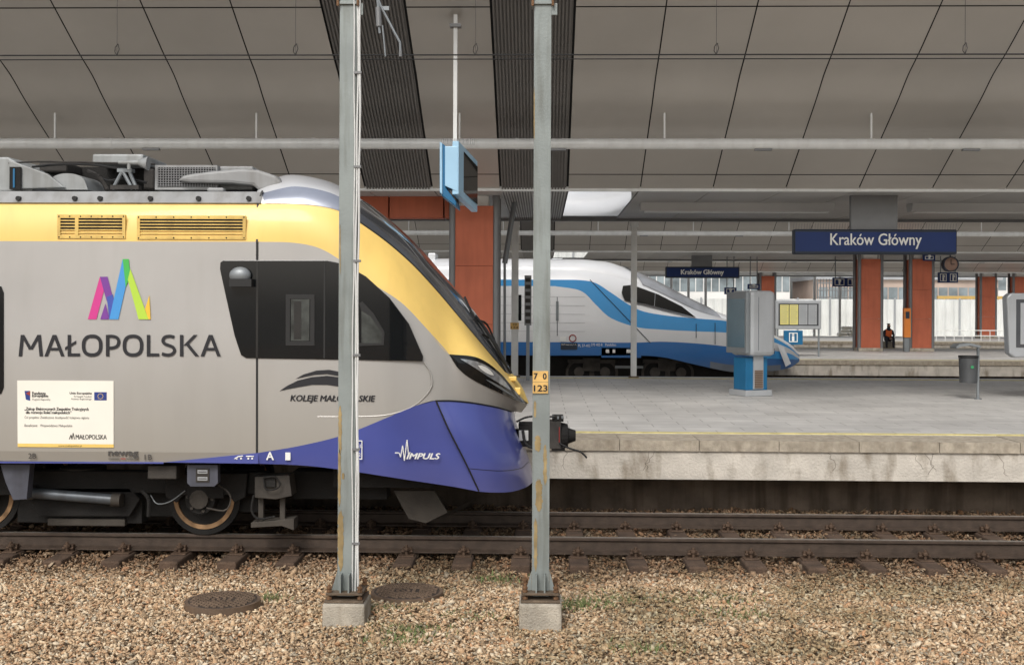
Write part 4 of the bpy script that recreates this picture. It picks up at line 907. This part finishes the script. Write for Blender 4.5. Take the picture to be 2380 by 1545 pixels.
b.cyl(P(931,118,Y),P(931,132,Y),.018,m_colgrey,n=8); b.cyl(P(860,-130,Y),P(868,-50,Y),.02,m_steel,n=8)
solo(b.ob('registration_arm',smooth=True),'galvanised registration arm with insulator holding the overhead wire','bracket')
# ================================================================ FAR FENCE AND BUILDINGS
Yf=91.
b=MB(); x=-20.
zz0=.3; zz1=P(2200,696,Yf).z
rows=[[],[]]; i=0
while x<60:
    d=(.0,.0,.09,.09)[i%4]; rows[0].append(Vector((x,Yf+d,zz0))); rows[1].append(Vector((x,Yf+d,zz1))); x+=.16; i+=1
b.grid(rows,m_fence)
for k in range(-8,24): b.box(k*2.5-.07,k*2.5+.07,Yf-.08,Yf-.02,zz0,zz1+.1,m_kgrey)
solo(b.ob('fence'),'white corrugated sheet fence closing off the building site','fence')
MB_=MB(); MB_.box(-70,75,79.5,125,-.25,.5,M('pale yard concrete',c(214,212,206),.9,0,.1,1)); solo(MB_.ob('far_yard'),'pale concrete yard beyond the platforms',None,kind='structure')
def railing(x0_,x1_,Y):
    r=thing('railing','white metal railing along the far platform','railing',(x0_,Y,.76)); b=MB()
    for z in (1.05,1.35): b.cyl((x0_,Y,z),(x1_,Y,z),.025,m_white,n=6)
    x=x0_
    while x<x1_: b.cyl((x,Y,.76),(x,Y,1.35),.02,m_white,n=6); x+=.5
    b.ob('railing_frame',r)
railing(P(2176,790,66).x,P(2700,790,66).x,66.); 
def far_building(x0_,x1_,Y,z1,mat,label,nx,nz,gl=m_bglass):
    r=thing('building',label,'building',((x0_+x1_)/2,Y,0)); b=MB(); b.box(x0_,x1_,Y,Y+12,0,z1,mat); b.ob('wall',r)
    for j in range(nz):
        b=MB()
        for i in range(nx):
            a=x0_+(x1_-x0_)*(i+.06)/nx; q=x0_+(x1_-x0_)*(i+.94)/nx; b.box(a,q,Y-.04,Y-.01,.8+(z1-1)*(j+.2)/nz,.8+(z1-1)*(j+.75)/nz,gl)
        b.ob('window_band',r)
    b=MB(); b.box(x0_-.3,x1_+.3,Y-.4,Y+12.4,z1,z1+.4,m_kgrey); b.ob('parapet',r)
far_building(8,26,122,7.0,m_bldg,'pale low modern building with glazing',22,2)
far_building(28,46,118,5.6,M('far brick',c(178,160,148),.85,0,.15,.4),'pale brick low building with large windows',18,2)
far_building(48,80,124,7.5,m_bldg,'pale building with window rows',26,2)
far_building(-60,4,124,8,m_bldg,'long pale station building with window rows',50,3)
b=MB(); a=P(2180,690,96).x; b.box(a,a+26,96,96.3,P(2300,695,96).z,P(2300,688,96).z,m_yroof)
for i in range(24): b.cyl((a+i*1.1,96,2.6),(a+i*1.1+.55,96,P(2300,695,96).z),.05,m_yroof,n=5)
solo(b.ob('yellow_truss'),'long yellow truss beam beyond the fence','beam')
for u in (1560,1600,1640,1893,1952): 
    p=P(u,700,80); b=MB(); b.cyl((p.x,80,.5),(p.x,80,7),.09,m_pipe,n=8); b.box(p.x-.6,p.x+.1,79.9,80.1,6.7,6.8,m_pipe)
    solo(b.ob('lamp_pole'),'slim white pole standing beyond the far platform','pole','slim poles beyond the platforms')
b=MB(); xa=P(1900,680,100).x; xb=P(1990,680,100).x
for i in range(14): x=xa+(xb-xa)*i/13; b.cyl((x,100,.5),(x,100,P(1900,648,100).z),.05,m_colgrey,n=5)
for j in range(9): z=.6+j*.6; b.cyl((xa,100,z),(xb,100,z),.05,m_colgrey,n=5)
solo(b.ob('scaffold'),'grey tubular scaffold grid beyond the fence','scaffold')
b=MB(); p=P(1975,765,80)
for i in range(4):
    for j in range(3-i//2): b.box(p.x-1+j*.7+i*.15,p.x-.4+j*.7+i*.15,79.6,80.2,.5+i*.22,.7+i*.22,m_card)
solo(b.ob('sack_pile',bevel=.05),'pile of white sacks on the far yard','sacks')
# ================================================================ PERSON
Y=52.2; p=P(2065,802,Y); px=p.x; gz=.76
bx_=MB().box(px-.3,px+.3,Y-.02,Y+.4,gz,gz+.3,m_conc).ob('block',bevel=.02); solo(bx_,'low grey concrete block used as a seat','block')
r=thing('person','person in orange high visibility vest sitting hunched on a block','person',(px,Y,gz))
def skin(name,verts,edges,rad,mat,root,lev=2):
    me=bpy.data.meshes.new(name); me.from_pydata(verts,edges,[]); o=bpy.data.objects.new(name,me); COL.objects.link(o); me.materials.append(mat)
    o.modifiers.new('s','SKIN'); sv=me.skin_vertices[0].data
    for i,q in enumerate(rad): sv[i].radius=(q,q)
    sv[0].use_root=True; s=o.modifiers.new('sub','SUBSURF'); s.levels=lev; s.render_levels=lev
    attach(o,root); return o
x=px; y=Y+.1; z=gz
vt=[(x,y,z+.38),(x,y-.03,z+.55),(x,y-.08,z+.78),(x,y-.11,z+.88),(x,y-.13,z+.98),(x,y-.14,z+1.06),
    (x-.17,y-.08,z+.76),(x-.22,y-.16,z+.54),(x-.08,y-.32,z+.48),(x-.03,y-.38,z+.45),(x+.17,y-.08,z+.76),(x+.22,y-.16,z+.54),(x+.08,y-.32,z+.48),(x+.03,y-.38,z+.46),
    (x-.1,y-.02,z+.38),(x-.15,y-.36,z+.46),(x-.15,y-.32,z+.08),(x-.15,y-.42,z+.045),(x+.1,y-.02,z+.38),(x+.15,y-.36,z+.46),(x+.15,y-.32,z+.08),(x+.15,y-.42,z+.045)]
ed=[(0,1),(1,2),(2,3),(3,4),(4,5),(2,6),(6,7),(7,8),(8,9),(2,10),(10,11),(11,12),(12,13),(0,14),(14,15),(15,16),(16,17),(0,18),(18,19),(19,20),(20,21)]
rd=[.14,.14,.14,.055,.09,.085,.065,.05,.04,.03,.065,.05,.04,.03,.09,.07,.05,.04,.09,.07,.05,.04]
bd=skin('body',vt,ed,rd,M('dark work clothes',c(52,54,62),.8),r)
skin('vest',[(x,y,z+.42),(x,y-.03,z+.56),(x,y-.075,z+.76),(x-.13,y-.08,z+.78),(x+.13,y-.08,z+.78)],[(0,1),(1,2),(2,3),(2,4)],[.165,.168,.165,.095,.095],M('orange vest',c(250,120,60),.7),bd)
skin('face',[(x,y-.125,z+.93),(x,y-.15,z+1.0),(x,y-.145,z+1.07),(x,y-.24,z+1.0)],[(0,1),(1,2),(1,3)],[.06,.095,.085,.012],M('skin tone',c(210,165,140),.6),bd)
skin('hair',[(x,y-.10,z+1.05),(x,y-.10,z+1.11)],[(0,1)],[.1,.09],M('dark hair',c(40,32,28),.8),bd)
for sx in (-1,1): skin('glove',[(x+sx*.03,y-.38,z+.455),(x+sx*.03,y-.44,z+.43),(x+sx*.05,y-.47,z+.40),(x+sx*.01,y-.47,z+.4)],[(0,1),(1,2),(1,3)],[.035,.03,.012,.012],MATS['skin tone'],bd)
# ================================================================ LIGHT + CAMERA
w=bpy.data.worlds.new('World'); scene.world=w; w.use_nodes=True; nt=w.node_tree
sky=nt.nodes.new('ShaderNodeTexSky'); sky.sky_type='NISHITA'; sky.sun_disc=False; sky.sun_elevation=math.radians(44); sky.sun_rotation=math.radians(195); sky.dust_density=4; sky.air_density=1.2
hs=nt.nodes.new('ShaderNodeHueSaturation'); hs.inputs['Saturation'].default_value=.36; nt.links.new(sky.outputs[0],hs.inputs['Color'])
nt.links.new(hs.outputs[0],nt.nodes['Background'].inputs[0]); nt.nodes['Background'].inputs[1].default_value=.15
sd=bpy.data.lights.new('sun','SUN'); sd.energy=1.5; sd.angle=math.radians(18); sd.color=(1,.965,.915); so=bpy.data.objects.new('sun',sd); COL.objects.link(so)
el=math.radians(44); az=math.radians(195); d=Vector((math.sin(az)*math.cos(el),math.cos(az)*math.cos(el),math.sin(el))); so.rotation_euler=d.to_track_quat('Z','Y').to_euler(); so.location=(0,-10,20)
cd=bpy.data.cameras.new('cam'); cam=bpy.data.objects.new('camera',cd); COL.objects.link(cam); cd.sensor_width=36; cd.lens=36*F/2380; cd.shift_y=-52.5/2380; cd.clip_end=2000; cd.clip_start=.1
cam.matrix_world=Matrix.Translation((0,0,H))@Matrix.Rotation(PSI,4,'Z')@Matrix.Rotation(math.pi/2,4,'X')@Matrix.Rotation(ROLL,4,'Z')
scene.camera=cam
scene.view_settings.view_transform='Standard'; scene.view_settings.look='None'; scene.view_settings.exposure=0
